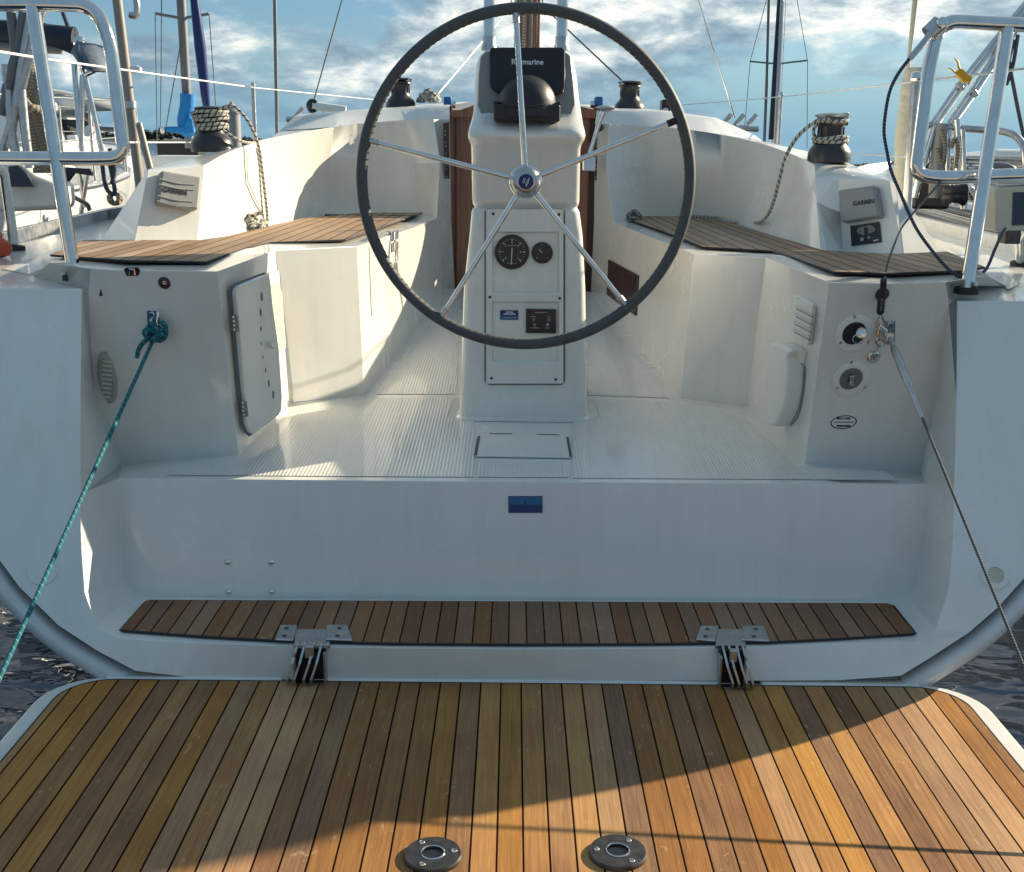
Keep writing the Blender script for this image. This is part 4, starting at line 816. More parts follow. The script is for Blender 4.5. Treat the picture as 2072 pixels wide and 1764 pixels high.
# small deck gear by the cabin winches
b = MB(); b.box(at(1346, 220, 5.85), (.022, .05, .042)); cl = part('rope_clutch', b, M['blk'], yacht, bevel=.008)
b = MB(); b.lathe([(.018, -.012), (.018, .012)], at(1346, 226, 5.795), (0, 1, 0), 16); part('clutch_pin', b, M['steel'], cl)
b = MB(); b.tube([at(633, 214, 7.0), at(700, 222, 7.0)], .042, 20, rs=[.026, .022]); spp = part('rolled_cover', b, M['wht'], yacht)
b = MB(); b.lathe([(.036, -.012), (.040, 0), (.030, .014), (.01, .02)], at(632, 214, 7.0), (-.3, -1, 0), 24); part('cover_end', b, M['blk'], spp)
for x, y, Y in ((625, 232, 8.6), (1490, 246, 8.6)):
    b = MB(); c = at(x, y, Y)
    for k in range(3): b.tube([c + V((-.10 + .09*k, 0, -.02)), c + V((-.04 + .09*k, 0, .05))], .016, 8)
    b.tube([c + V((-.16, 0, -.03)), c + V((.16, 0, -.05))], .02, 8); part('chain_plate', b, M['steelm'], yacht)
# ================================================================ pushpits, stanchions, rails
def bentub(pts, rad, n=7, closed=False):
    Pp = [V(p) for p in pts]; out = [] if closed else [Pp[0]]
    N_ = len(Pp); rng = range(N_) if closed else range(1, N_-1)
    for i in rng:
        a, c, e = Pp[i-1], Pp[i], Pp[(i+1) % N_]; d1, d2 = (a-c).normalized(), (e-c).normalized(); r = min(rad, (a-c).length*.48, (e-c).length*.48)
        s_, t_ = c + d1*r, c + d2*r
        for k in range(n+1):
            u = k/n; out.append(s_*(1-u)**2 + c*2*u*(1-u) + t_*u*u)
    if not closed: out.append(Pp[-1])
    return out
def pushpit(hoop, post, foot, bolt, sgn):
    b = MB(); b.tube(bentub([at(x, y, Y) for x, y, Y in hoop], .125, 10, False), .0172, 18); pp = part('pushpit', b, M['steel'], yacht)
    top, bot = at(*post[0], 3.0), at(*post[1]) + V((0, .02, .012))
    b = MB(); b.tube([top, bot], .0172, 18); part('pushpit_post', b, M['steel'], pp)
    b = MB(); b.lathe([(.030, -.004), (.030, .010), (.026, .013), (.0175, .013)], bot - V((0, 0, .002)), seg=28); part('post_foot', b, M['rub'], pp)
    b = MB(); b.lathe([(.0085, -.004), (.0085, .006), (.006, .009)], at(bolt[0], bolt[1], bot.y - .012), (sgn*-.8, -.6, 0), 14); part('post_bolt', b, M['steelm'], pp)
    return pp
pL = pushpit([(-420, 16, 3.25), (60, 7, 3.0), (190, 11, 3.0), (222, 80, 3.0), (252, 319, 3.0), (190, 321, 3.0), (-60, 319, 3.0), (-420, 316, 3.25)], [(66, 12), (146, 573, 'DK')], 0, (132, 553), -1)
pR = pushpit([(2500, 70, 3.2), (2072, 50.5, 3.0), (1900, 42, 3.0), (1880, 130, 3.0), (1852, 352, 3.0), (1900, 360, 3.0), (2072, 353, 3.0), (2500, 352, 3.2)], [(2038, 58), (1960.5, 601, 'DK')], 0, (1971, 576), 1)
for f, t, fy, par in (((30, 506, 'DK'), (8, 352), 3.9, pL), ((2066, 537, 'DK'), (2063, 480), 3.6, pR)):
    a, c = at(*f), at(t[0], t[1], at(*f).y - .1); b = MB(); b.tube([a, c, c + V((-.12 if par is pL else .05, -.35, .35))], .0165, 16); part('pushpit_leg', b, M['steel'], par)
    b = MB(); b.lathe([(.034, -.003), (.034, .012), (.026, .016)], a, seg=24); part('leg_foot', b, M['rub'], par)
# clamp on the starboard hoop
b = MB(); b.tube([at(1878, 70, 2.985), at(1902, 47, 2.985)], .022, 14); cl_ = part('cable_clamp', b, M['steelm'], yacht)
b = MB(); b.lathe([(.013, 0), (.012, .012), (.006, .015)], at(1904, 47, 2.965), (0, -1, .2), 18); part('clamp_bolt', b, M['steel'], cl_)
# deck bits: grab loop at top of the port hoop
b = MB(); b.tube(bentub([at(x, y, 2.98) for x, y in ((274, -8), (277, 10), (276, 33), (262, 30))], .03), .008, 8); part('rail_hook', b, M['steelm'], pL)
# stanchions and guard wires of the yacht
def stanchion(top, bot, r=.0125):
    b = MB(); b.tube([bot, top], r, 12); st_ = part('stanchion', b, M['steelm'], yacht); b = MB(); b.lathe([(r*.9, 0), (r*1.3, .01), (r, .03), (r*.3, .035)], top, seg=14); part('stanchion_cap', b, M['steel'], st_); return st_
sA, sB = at(512, 177, 8.0), at(1580, 196, 8.0); stanchion(sA, V((sA.x, 8, ZC-.30)), .014); stanchion(sB, V((sB.x, 8, ZC-.30)), .014)
sC = at(1853, 165, 4.25); stanchion(sC, at(1838, 415, 4.25) - V((0, 0, .25)), .0165); sD = at(1355, 214, 12.5); stanchion(sD, sD - V((0, 0, .5)), .014)
def wire(name, pts, r, m, par=yacht, n=1, sag=0):
    b = MB(); b.tube(spline(pts, n) if n > 1 else pts, r, 8); return part(name, b, m, par)
wire('guard_wire', [at(-60, 95, 3.3), at(97, 120, 3.9), sA, at(784, 204, 12.5)], .0042, M['wht'])
wire('guard_wire', [at(2400, 95, 3.1), at(2072, 139, 3.5), sC, sB, sD, at(1335, 214, 12.6)], .0035, M['steelm'])
wire('guard_wire', [at(250, 288, 5.0), at(392, 288, 8.0)], .0042, M['wht']); wire('guard_wire', [at(1715, 312, 7.0), at(1840, 317, 4.25)], .0035, M['steelm'])
# toe rails
for dk, sgn in ((dkL, -1), (dkR, 1)):
    b = MB(); pth = [p + V((-sgn*.01, 0, .022)) for p in dk[1:]]; pth = [dk[0].lerp(dk[1], .35) + V((-sgn*.01, 0, .022))] + pth
    for i in range(len(pth)-1): b.add([pth[i] + V((sgn*.012, 0, -.03)), pth[i] + V((sgn*.012, 0, .03)), pth[i] + V((-sgn*.012, 0, .03)), pth[i] + V((-sgn*.012, 0, -.03)), pth[i+1] + V((sgn*.012, 0, -.03)), pth[i+1] + V((sgn*.012, 0, .03)), pth[i+1] + V((-sgn*.012, 0, .03)), pth[i+1] + V((-sgn*.012, 0, -.03))], ((0, 1, 5, 4), (1, 2, 6, 5), (2, 3, 7, 6), (0, 1, 2, 3), (4, 5, 6, 7)))
    part('toe_rail', b, M['steelm'], yacht, bevel=.004)
# ================================================================ mast and rigging
mc = at(1063, 90, 8.9)
b = MB(); b.tube([V((mc.x, 8.9, ZC-.1)), V((mc.x, 8.9, ZC+9.5))], .085, 20); mast = part('mast', b, M['steelm'], yacht)
for k, dx in enumerate((-.062, -.040, -.015, .010, .034, .058, .078, .092)):
    wire('halyard', [V((mc.x+dx, 8.79 - .01*(k % 3), ZC-.1)), V((mc.x + dx*.9 + (.01 if k % 2 else 0), 8.79 - .01*(k % 3), ZC+1.1)), V((mc.x+dx*.7, 8.8, ZC+9.3))], (.011, .013, .012, .010)[k % 4], (M['roped'], M['mah'], M['ropew'], M['mah'])[k % 4], mast)
top = V((mc.x, 8.9, ZC+9))
wire('shroud', [at(632, 214, 8.6), at(692, 0, 8.6) , at(692, 0, 8.6) + (at(692, 0, 8.6) - at(632, 214, 8.6))*2], .0050, M['gryd']); wire('shroud', [at(1487, 238, 8.6), at(1413, 0, 8.6), at(1413, 0, 8.6) + (at(1413, 0, 8.6) - at(1487, 238, 8.6))*2], .0052, M['steel'])
wire('inner_stay', [at(886, 190, 7.2), at(1034, 14, 8.7), V((mc.x-.05, 8.8, ZC+2.2))], .0058, M['wht']); wire('inner_stay', [at(1268, 172, 7.2), at(1098, 12, 8.7), V((mc.x+.05, 8.8, ZC+2.2))], .0052, M['wirec'])
b = MB(); b.lathe([(.021, 0), (.022, 2.2), (.019, 3.5)], V((at(286, 355, 5.4).x, 5.4, ZC-.33)), (-.058, 0, 1), 18); pol = part('stern_pole', b, M['polb'], yacht)
pol['label'] = 'tall grey beige pole behind the port pushpit'
b = MB(); b.tube([at(281, 250, 5.35), at(305, 345, 5.3)], .015, 12); part('pole_brace', b, M['polb'], pol)
b = MB(); b.lathe([(.025, 0), (.025, .03)], at(265.5, 219, 5.4), (-.058, 0, 1), 18); part('pole_collar', b, M['steelm'], pol)
b = MB(); b.lathe([(.015, -.02), (.017, .01), (.008, .03)], at(274, 140, 5.33), (1, -.4, 0), 16); part('pole_light', b, M['wht'], pol)
# box with dark window on the starboard rail
b = MB(); b.prism([at(x, y, 3.35) for x, y in ((2012, 385), (2019, 377), (2180, 372), (2180, 464), (2030, 470), (2014, 466))], (0, .12, 0)); rb_ = part('rail_box', b, M['beige'], yacht, bevel=.012); rb_['label'] = 'beige box with dark window'
b = MB(); b.prism([at(x, y, 3.347) for x, y in ((2050, 389), (2170, 386), (2170, 452), (2048, 456))], (0, .004, 0)); part('box_window', b, M['dkwin'], rb_, bevel=.001)
b = MB(); b.box(at(2042, 478, 3.38), (.022, .03, .02)); part('box_bracket', b, M['steeld'], rb_, bevel=.004)
b = MB(); b.box(at(2055, 368, 3.38), (.06, .03, .006)); part('box_lid', b, M['steelm'], rb_, bevel=.002)
# ================================================================ ropes and cables (each a thing of its own)
def ropething(name, pts, r, m, label, cat, n=6, seg=8, group=None):
    b = MB(); b.tube(spline(pts, n), r, seg); o = part(name, b, m); return tag(o, label, cat, group)
# teal line from the port pod to the platform corner
b = MB(); s0 = PODL(309, 690, .03); b.tube([s0, V((-.985, 1.74, ZP+.012))], .0047, 10)
def loops(c, ux, uy, uz, spec, r):
    for (a, bb, ph, dz, n0) in spec:
        pts = []
        for k in range(22):
            t = 2*math.pi*k/22 + ph; pts.append(c + ux*(a*math.cos(t)) + uy*(bb*math.sin(t)) + uz*(dz + .008*math.sin(t*2 + n0)))
        b.tube(pts, r, 8, closed=True)
kc = PODL(313, 671, .028)
loops(kc, PODL.u, PODL.v, PODL.n, ((.021, .016, 0, .0, 0), (.016, .022, .5, .010, 1), (.023, .011, .8, .004, 2), (.012, .012, 0, .016, 3), (.018, .007, 0, .012, 1)), .0058)
b.tube(spline([PODL(318, 655, .03), PODL(319, 648, .022), PODL(316, 642, .016), PODL(312, 652, .03)], 5), .0058, 8)
b.tube(spline([PODL(302, 684, .034), PODL(290, 693, .036), PODL(281, 706, .034), PODL(277, 722, .03)], 5), .0060, 8)
b.tube(spline([PODL(322, 690, .03), PODL(334, 682, .03), PODL(335, 662, .03), PODL(326, 650, .03)], 5), .0058, 8)
tag(part('teal_rope', b, M['ropet']), 'teal braided rope knotted on the port steel plate, running down to the platform corner', 'rope')
# starboard platform wire with turnbuckle
ww = thing('platform_wire', 'steel wire with a long turnbuckle from the starboard eye down to the platform corner', 'wire', V((1.0, 1.74, ZP)))
e0_, e1_ = PODR(1797, 676, .03), V((1.0, 1.74, ZP+.012)); L_ = (e1_-e0_)
def along(py):
    lo, hi = 0., 1.
    for _ in range(40):
        md = (lo+hi)/2; p = e0_ + L_*md - CAM; q = CR.transposed() @ p; y = 882 - q.y/-q.z*FPX
        if y < py: lo = md
        else: hi = md
    return e0_ + L_*lo
b = MB(); b.tube([along(835), e1_], .0034, 8); part('wire_strand', b, M['wire'], ww)
b = MB(); b.tube([along(y) for y in (700, 708, 735, 768, 778, 782)], .008, 14, rs=[.0065, .0095, .0100, .0085, .0090, .006]); part('turnbuckle_body', b, M['steelm'], ww)
b = MB(); b.tube([along(y) for y in (780, 800, 804, 842, 846)], .006, 12, rs=[.0062, .0062, .0050, .0046, .003]); part('swaged_end', b, M['steelm'], ww)
b = MB(); b.tube([along(678), along(702)], .0058, 10); b.box(along(682), (.008, .006, .010)); part('clevis_fork', b, M['steelm'], ww)
# thin wire from the eye up to the hoop, with black sleeve, thimble and rings
tw = thing('lashing_wire', 'thin steel wire with black sleeve rising from the starboard eye to the rail hoop', 'wire', PODR(1783, 640, .03))
pts = [PODR(1782, 636, .03), PODR(1785, 600, .05), at(1791, 558, 2.90), at(1799, 524, 2.90), at(1820, 470, 2.93), at(1841, 439, 2.95), at(1896, 376, 2.98), at(1908, 362, 3.0)]
b = MB(); b.tube(spline(pts, 6), .0026, 8); part('wire_strand', b, M['wire'], tw)
b = MB(); b.tube(spline([PODR(1781, 634, .032), PODR(1782, 618, .035), PODR(1786, 596, .05), PODR(1788, 566, .058)], 6), .0075, 10, rs=None); part('black_sleeve', b, M['rub'], tw)
b = MB()
for k in range(5):
    b.lathe([(.009, -.003), (.0098, 0), (.009, .003)], PODR(1781.5 + k*.5, 630 - k*6, .033), PODR.v, 12)
part('sleeve_rib', b, M['rub'], tw)
b = MB(); b.tube([PODR(x, y, .03) for x, y in ((1782, 634), (1774, 652), (1775, 662), (1781, 666), (1788, 661), (1789, 651))], .0028, 8, closed=True); part('thimble', b, M['steelm'], tw)
b = MB(); b.tube([PODR(x, y, .03) for x, y in ((1780, 656), (1776, 672), (1779, 686), (1787, 690), (1794, 684), (1793, 670))], .0042, 8, closed=True); part('shackle', b, M['steel'], tw)
b = MB(); b.tube([PODR(1780 + 8*math.cos(R(a)), 691 - 9*math.sin(R(a)), .03) for a in range(0, 360, 24)], .0030, 8, closed=True); part('ring', b, M['steel'], tw)
b = MB(); b.tube([PODR(x, y, .02) for x, y in ((1778, 699), (1774, 708), (1771, 714))], .0028, 6); part('link', b, M['steelm'], tw)
kl = disc(PODR, 1767, 721, .001, [(.0160, 0), (.0165, .004), (.014, .006), (.010, .007)], 'key_cap', M['steel'], yacht, 28)
disc(PODR, 1767, 721, .006, [(.0092, 0), (.0085, .003), (.002, .004)], 'cap_slot', M['steelm'], kl, 20)
# dark coated cable looping from the hoop clamp
cbz = thing('guard_cable', 'dark coated cable looping from the starboard hoop clamp past the rail post', 'cable', at(1839, 120, 2.95))
pts = [at(1884, 68, 2.97), at(1862, 94, 2.96), at(1839, 120, 2.95), at(1815, 153, 2.93), at(1799.5, 188, 2.91), at(1791, 235, 2.9), at(1789, 270, 2.9), at(1795, 307, 2.9), at(1803, 345, 2.9), at(1823, 393, 2.9), at(1841, 436, 2.9), at(1863, 476, 2.9), at(1905, 530, 2.9), at(1933, 555.5, 2.9), at(1951, 561.6, 2.92), at(1968, 562, 3.04), at(1982, 556, 3.06), at(1997, 542, 3.08), at(2012, 507, 3.12), at(2027, 473, 3.18), at(2034, 462, 3.3)]
b = MB(); b.tube(spline(pts, 5), .0042, 8); part('cable_strand', b, M['wirec'], cbz)
b = MB(); b.tube([at(1888, 63, 2.97), at(1881, 71, 2.97), at(1862, 94, 2.96), at(1843, 116, 2.955), at(1838, 121, 2.95)], .0072, 10, rs=[.006, .0082, .0078, .0075, .0045]); part('cable_terminal', b, M['steelm'], cbz)
# sheets on the primary winches
def wraps(bm_, c, r0, r1, z0, z1, turns, r, seed=1):
    rnd = random.Random(seed); pts = []
    for k in range(int(turns*16)+1):
        t = k/(turns*16); a = 2*math.pi*turns*t; rr = r0 + (r1-r0)*t + .003*math.sin(a*3.1 + seed)
        pts.append(c + V((rr*math.cos(a), rr*math.sin(a), z0 + (z1-z0)*t + .0025*math.sin(a*2.3))))
    bm_.tube(pts, r, 8); return pts
b = MB(); h = .160
wraps(b, cW1, .054, .056, .075, .105, 2.6, .0068, 1); q1 = wraps(b, cW1, .058, .064, .104, .148, 3.4, .0060, 2)
b.tube(spline([cW1 + V((.045, -.055, .150)), at(470, 214, 4.3), at(492, 232, 4.3), at(511, 262, 4.32), at(524, 300, 4.36), at(531, 350, 4.40), at(537, 400, 4.44), at(541, 440, 4.5), at(540, 459, 'SL')], 7), .0055, 8)
b.tube(spline([at(540, 456, 'SL') + V((0, 0, .012)), at(533, 440, 4.5), at(528, 390, 4.45), at(524, 330, 4.4), at(519, 300, 4.4)], 6), .0036, 8)
b.tube(spline([cW1 + V((.05, -.04, .078)), at(482, 283, 4.33), at(510, 289, 4.45), at(535, 284, 4.7), at(562, 279, 5.3)], 6), .0055, 8)
rnd = random.Random(5); pile = []
for k in range(60):
    a = k*.62; pile.append(at(507 + 30*math.cos(a)*rnd.uniform(.3, 1), 463 + 4*math.sin(a*1.3), 'SL') + V((rnd.uniform(-.01, .01), rnd.uniform(-.015, .015), .012 + .045*abs(math.sin(a*.8))*math.exp(-((k-42)/14)**2) + .008*rnd.random())))
b.tube(spline(pile, 3), .0066, 7)
tag(part('jib_sheet', b, M['ropew']), 'white black-flecked rope wound high on the port winch, end heaped on teak', 'rope', 'jib sheets')
b = MB()
wraps(b, cW2, .056, .058, .062, .090, 2.3, .0068, 3); wraps(b, cW2, .056, .054, .132, .146, 1.2, .0066, 4)
b.tube(spline([cW2 + V((-.056, -.01, .085)), cW2 + V((-.066, -.02, .11)), cW2 + V((-.052, -.03, .140))], 6), .0062, 8)
b.tube(spline([cW2 + V((-.02, -.052, .146)), at(1660, 243, 4.15), at(1638, 254, 4.15), at(1615, 275, 4.17), at(1597, 302, 4.2), at(1584, 335, 4.22), at(1575, 370, 4.25), at(1566, 405, 4.3), at(1555, 432, 4.36), at(1538, 449, 4.45), at(1515, 459, 'SR') + V((0, 0, .02)), at(1487, 456, 'SR') + V((0, 0, .012)), at(1466, 453, 'SR') + V((0, 0, .012)), at(1452, 446, 'SR') + V((0, 0, .012)), at(1420, 443, 'SR') + V((0, -.02, .012)), at(1370, 440, 'SR') + V((0, -.03, .012)), at(1325, 438, 'SR') + V((0, -.03, .02)), at(1296, 439, 'SR') + V((0, -.04, .03))], 6), .0064, 8)
tag(part('jib_sheet', b, M['ropew']), 'white rope with black flecks arching down from the starboard winch along the teak', 'rope', 'jib sheets')
b = MB(); kc = at(1283, 440, 5.15)
loops(kc, V((1, 0, 0)), V((0, 0, 1)), V((0, -1, 0)), ((.028, .022, 0, 0, 0), (.020, .028, .7, .012, 1), (.030, .012, .6, .006, 2)), .0085)
b.tube(spline([kc + V((-.02, 0, -.01)), at(1272, 452, 5.1), at(1264, 462, 5.08), at(1261, 468, 5.08)], 5), .0082, 8); b.tube(spline([kc + V((.0, -.01, -.02)), at(1273, 456, 5.1), at(1268, 466, 5.08)], 5), .006, 8)
tag(part('stopper_knot', b, M['ropeg']), 'grey green rope end tied in a knot at the forward tip of the starboard seat', 'rope')
rnd = random.Random(9); b = MB(); pts = []
for k in range(110):
    a = k*.55; pts.append(at(868 + 24*math.cos(a)*rnd.uniform(.5, 1), 207, 5.8) + V((0, .06*math.sin(a), .004 + .055*rnd.random()*(1 - abs(math.cos(a))*.5))))
b.tube(spline(pts, 3), .0085, 7)
tag(part('rope_coil', b, M['ropew']), 'tangled white and black rope heaped on the cabin top by the port cabin winch', 'rope')
# yellow tape on the guard wire, red float on the port side deck
yt = MB(); c = at(1948, 154, 3.68)
yt.box(c, (.017, .011, .011), Matrix.Rotation(.75, 3, 'Y')); yt.box(c + V((.012, -.004, -.008)), (.010, .010, .009), Matrix.Rotation(.3, 3, 'Y')); yt.box(c + V((-.010, .002, .010)), (.009, .009, .007), Matrix.Rotation(1.2, 3, 'Y'))
for tail, w0 in ((((-.006, .010), (-.016, .026), (-.019, .040), (-.030, .052)), .0035), (((-.012, .004), (-.026, .010), (-.036, .020), (-.048, .024)), .0028), (((.012, -.010), (.020, -.016), (.022, -.024)), .005)):
    A = [c + V((x - w0, -.004, z - w0*.5)) for x, z in tail]; B_ = [c + V((x + w0, -.002, z + w0*.5)) for x, z in tail]; B_[-1] = A[-1].lerp(B_[-1], .3); yt.strip(A, B_)
tag(part('tape_knot', yt, M['yel'], sol=.0015), 'bright yellow tape tied round the starboard guard wire', 'tape')
rf_ = thing('float', 'orange red float lying on the port side deck at the edge of the picture', 'float', at(2, 520, 'DK'))
b = MB(); b.lathe([(.008, 0), (.030, .008), (.038, .028), (.032, .048), (.012, .060), (.008, .066)], at(1, 521, 'DK'), seg=24); part('float_body', b, M['red'], rf_)
b = MB(); b.tube([at(1, 521, 'DK') + V((.010*math.cos(R(a)), 0, .072 + .010*math.sin(R(a)))) for a in range(0, 360, 30)], .003, 6, closed=True); part('float_eye', b, M['red'], rf_)
# ================================================================ water, far shore
TILT = R(1.55)            # the yacht lists a little, so in her own frame the sea leans
def sea(x, y, z=0): return V((x, y, z - x*math.tan(TILT)))
wm = mat('harbour_water', (.008, .034, .075), .04, spec=.5); N_, Lk, bs_ = nodes(wm)
g = N_.new('ShaderNodeNewGeometry'); mp = N_.new('ShaderNodeMapping'); mp.inputs['Scale'].default_value = (1, 1.6, 1); Lk.new(g.outputs['Position'], mp.inputs[0])
n1 = N_.new('ShaderNodeTexNoise'); n1.inputs['Scale'].default_value = 3.6; n1.inputs['Detail'].default_value = 2.5; n1.inputs['Distortion'].default_value = .3; Lk.new(mp.outputs[0], n1.inputs['Vector'])
bp = N_.new('ShaderNodeBump'); bp.inputs['Strength'].default_value = .35; bp.inputs['Distance'].default_value = .05; Lk.new(n1.outputs['Fac'], bp.inputs['Height']); Lk.new(bp.outputs[0], bs_.inputs['Normal'])
b = MB(); xs_ = [-4000, -300, -20, 20, 300, 4000]; ys_ = [-300, -10, 20, 300, 4000]
for i in range(5):
    for j in range(4): b.quad(sea(xs_[i], ys_[j]), sea(xs_[i+1], ys_[j]), sea(xs_[i+1], ys_[j+1]), sea(xs_[i], ys_[j+1]))
tag(part('water', b, wm), None, None, None, 'structure')
lm = mat('far_leaves', (.030, .042, .034), .9, vary=.5, vscale=.3)
rnd = random.Random(3); b = MB()
for k in range(900):
    x = rnd.uniform(-290, 290); y = rnd.uniform(525, 580); hgt = 4.2 + 2.0*math.sin(x*.07) + rnd.uniform(-1.2, 1.6); 
    if x > 0: hgt *= .62
    for q in range(5):
        c = sea(x + rnd.uniform(-1.5, 1.5), y, max(.6, hgt*rnd.uniform(.35, .85))); s_ = rnd.uniform(.8, 1.7)
        vs = [c + V((rnd.uniform(.6, 1)*s_*dx, rnd.uniform(.6, 1)*s_*dy, rnd.uniform(.5, 1)*s_*dz*.8)) for dx, dy, dz in ((1, 0, 0), (-1, 0, 0), (0, 1, 0), (0, -1, 0), (0, 0, 1), (0, 0, -1))]
        b.add(vs, ((0, 2, 4), (2, 1, 4), (1, 3, 4), (3, 0, 4), (2, 0, 5), (1, 2, 5), (3, 1, 5), (0, 3, 5)))
tag(part('distant_trees', b, lm, merge=False, smooth=False), 'low dark line of trees on the far shore', 'trees', None, 'stuff')
b = MB(); b.strip([sea(-600, 522, -.2), sea(600, 522, -.2)], [sea(-600, 530, 1.4), sea(600, 530, .8)]); b.strip([sea(-600, 530, 1.4), sea(600, 530, .8)], [sea(-600, 1200, 3), sea(600, 1200, 2)])
tag(part('shore', b, mat('shore_ground', (.06, .07, .05), .9, vary=.4, vscale=.2)), None, None, None, 'structure')
# the quay the picture is taken from, just astern of the platform
b = MB(); b.prism([V((-9, -8, .44)), V((9, -8, .44)), V((9, 1.22, .44)), V((-9, 1.22, .44))], (0, 0, .10)); tag(part('quay_pavement', b, mat('pale_concrete', (.33, .32, .30), .8, vary=.2, vscale=3, bump=(60, .3, .004)), bevel=.01), None, None, None, 'structure')
# ================================================================ neighbours
bw = M['gelh']
def boat(name, label, cat, x, y, ang, L, B, Fb, cab=None, stripe=None, group=None, wins=3, rail=True, mast_=None, hullm=None, r0=0):
    t = thing(name, label, cat, sea(x, y), group); Mx = Matrix.Translation(sea(x, y)) @ Matrix.Rotation(ang, 4, 'Z')
    def w(px, py, pz): return Mx @ V((py, px, pz))       # px along the boat (bow +), py to starboard
    nS = 14; rows = []
    def hb(u): return B/2*(.80 + .36*u - .22*u*u)*(1 - max(0, (u-.45)/.55)**2.3)**.9
    def sh(u): return Fb*(1 + .22*u*u)
    for i in range(nS+1):
        u = i/nS; l = (u-.5)*L; hw = max(.02, hb(u)); z = sh(u); ov = .10*L*0
        rows.append([w(l, -hw, z), w(l, -hw*.985, z*.86), w(l - .02*L*u, -hw*.90, z*.35), w(l - .04*L*u, -hw*.72, -.1), w(l - .05*L*u, 0, -.5), w(l - .04*L*u, hw*.72, -.1), w(l - .02*L*u, hw*.90, z*.35), w(l, hw*.985, z*.86), w(l, hw, z)])
    b = MB()
    for i in range(nS): b.strip(rows[i], rows[i+1])
    b.poly(rows[0]); hull_ = part('hull', b, hullm or bw, t, sharp=50)
    b = MB(); edge = [w((i/nS-.5)*L, -hb(i/nS)*.995, sh(i/nS)) for i in range(nS+1)]; edg2 = [w((i/nS-.5)*L, hb(i/nS)*.995, sh(i/nS)) for i in range(nS+1)]; b.strip(edge, edg2); part('deck', b, M['gel'], t)
    for e_ in (edge, edg2):
        b = MB(); b.tube([p + V((0, 0, .01)) for p in e_], .028, 8); part('rub_rail', b, M['steelm'], t)
    if stripe:
        for z_, m_ in stripe:
            for sg_ in (-1, 1):
                b = MB(); b.strip([w((i/nS-.5)*L, sg_*(hb(i/nS)*.999*(.985 if z_ < .9 else 1) + .012), sh(i/nS)*z_) for i in range(nS+1)], [w((i/nS-.5)*L, sg_*(hb(i/nS)*(.985 if z_ < .9 else 1) + .012), sh(i/nS)*(z_-.045)) for i in range(nS+1)]); part('hull_stripe', b, M[m_], t)
    if cab:
        l0, l1, hw, hh, rake = cab; z0 = Fb*1.0
        b = MB(); low = [w(l0, -hw, z0), w(l1, -hw*.55, z0*1.08), w(l1, hw*.55, z0*1.08), w(l0, hw, z0)]; hi = [w(l0 + rake*.2, -hw*.86, z0 + hh), w(l1 - rake, -hw*.48, z0 + hh*.8), w(l1 - rake, hw*.48, z0 + hh*.8), w(l0 + rake*.2, hw*.86, z0 + hh)]
        for i in range(4): b.quad(low[i], low[(i+1) % 4], hi[(i+1) % 4], hi[i])
        b.poly(hi); cb_ = part('cabin', b, M['gel'], t, bevel=.06, seg=3)
        for sg_, (pa_, pb_, pc_, pd_) in ((-1, (low[0], low[1], hi[1], hi[0])), (1, (low[3], low[2], hi[2], hi[3]))):
            nn = (pb_-pa_).cross(pd_-pa_).normalized(); nn = nn if nn.dot((pa_+pb_)/2 - w((l0+l1)/2, 0, z0)) > 0 else -nn
            for k in range(wins):
                u0, u1 = .10 + .8*k/wins, .10 + .8*(k+.72)/wins
                f = lambda u, v: (pa_.lerp(pb_, u)).lerp(pd_.lerp(pc_, u), v)
                b = MB(); b.prism([f(u0, .32) + nn*.004, f(u1, .34) + nn*.004, f(u1 - .03, .76) + nn*.004, f(u0 + .02, .78) + nn*.004], nn*.012); part('cabin_window', b, M['dkwin'], cb_, bevel=.006)
    if rail:
        for e_ in (edge, edg2):
            for i in range(r0, nS, 2): b = MB(); b.tube([e_[i], e_[i] + V((0, 0, .62))], .012, 8); part('stanchion', b, M['steelm'], t)
            for hz_ in (.33, .61): b = MB(); b.tube([p + V((0, 0, hz_)) for p in e_[r0:nS-1]], .005, 6); part('guard_wire', b, M['steelm'], t)
        b = MB(); b.tube([edge[nS-2] + V((0, 0, .62)), rows[nS][4] + V((0, 0, Fb*1.22 + .5 + .65)), edg2[nS-2] + V((0, 0, .62))], .014, 8); part('pulpit', b, M['steel'], t)
    if mast_:
        ml, hgt, rad, sp = mast_
        b = MB(); b.tube([w(ml, 0, Fb), w(ml, 0, Fb + hgt)], rad, 12); part('mast', b, M['steelm'], t)
        for z_ in sp: b = MB(); b.tube([w(ml, -.85, Fb + z_ + .04), w(ml, 0, Fb + z_), w(ml, .85, Fb + z_ + .04)], .022, 8); part('spreader', b, M['steelm'], t)
        for sg_ in (-1, 1): b = MB(); b.tube([w(ml - .1, sg_*B*.42, Fb)] + [w(ml, sg_*.85, Fb + z_ + .04) for z_ in sp] + [w(ml, 0, Fb + hgt)], .006, 6); part('shroud', b, M['wire'], t)
        b = MB(); b.tube([w(ml, 0, Fb + hgt), w(-L/2 + .1, 0, Fb + .1)], .005, 6); part('backstay', b, M['wire'], t)
        b = MB(); b.tube([w(ml, 0, Fb + hgt*.95), w(L/2 - .1, 0, Fb*1.3)], .006, 6); part('forestay', b, M['wire'], t)
    return t, w
navy_cloth = mat('navy_canvas', (.018, .026, .048), .8, bump=(60, .3, .01)); blue_cloth = mat('bright_blue_canvas', (.005, .19, .52), .75, bump=(20, .5, .03)); grey_cloth = mat('grey_blue_canvas', (.10, .13, .17), .7, bump=(30, .4, .02)); cream_cloth = mat('cream_canvas', (.58, .54, .42), .8, bump=(25, .5, .03))
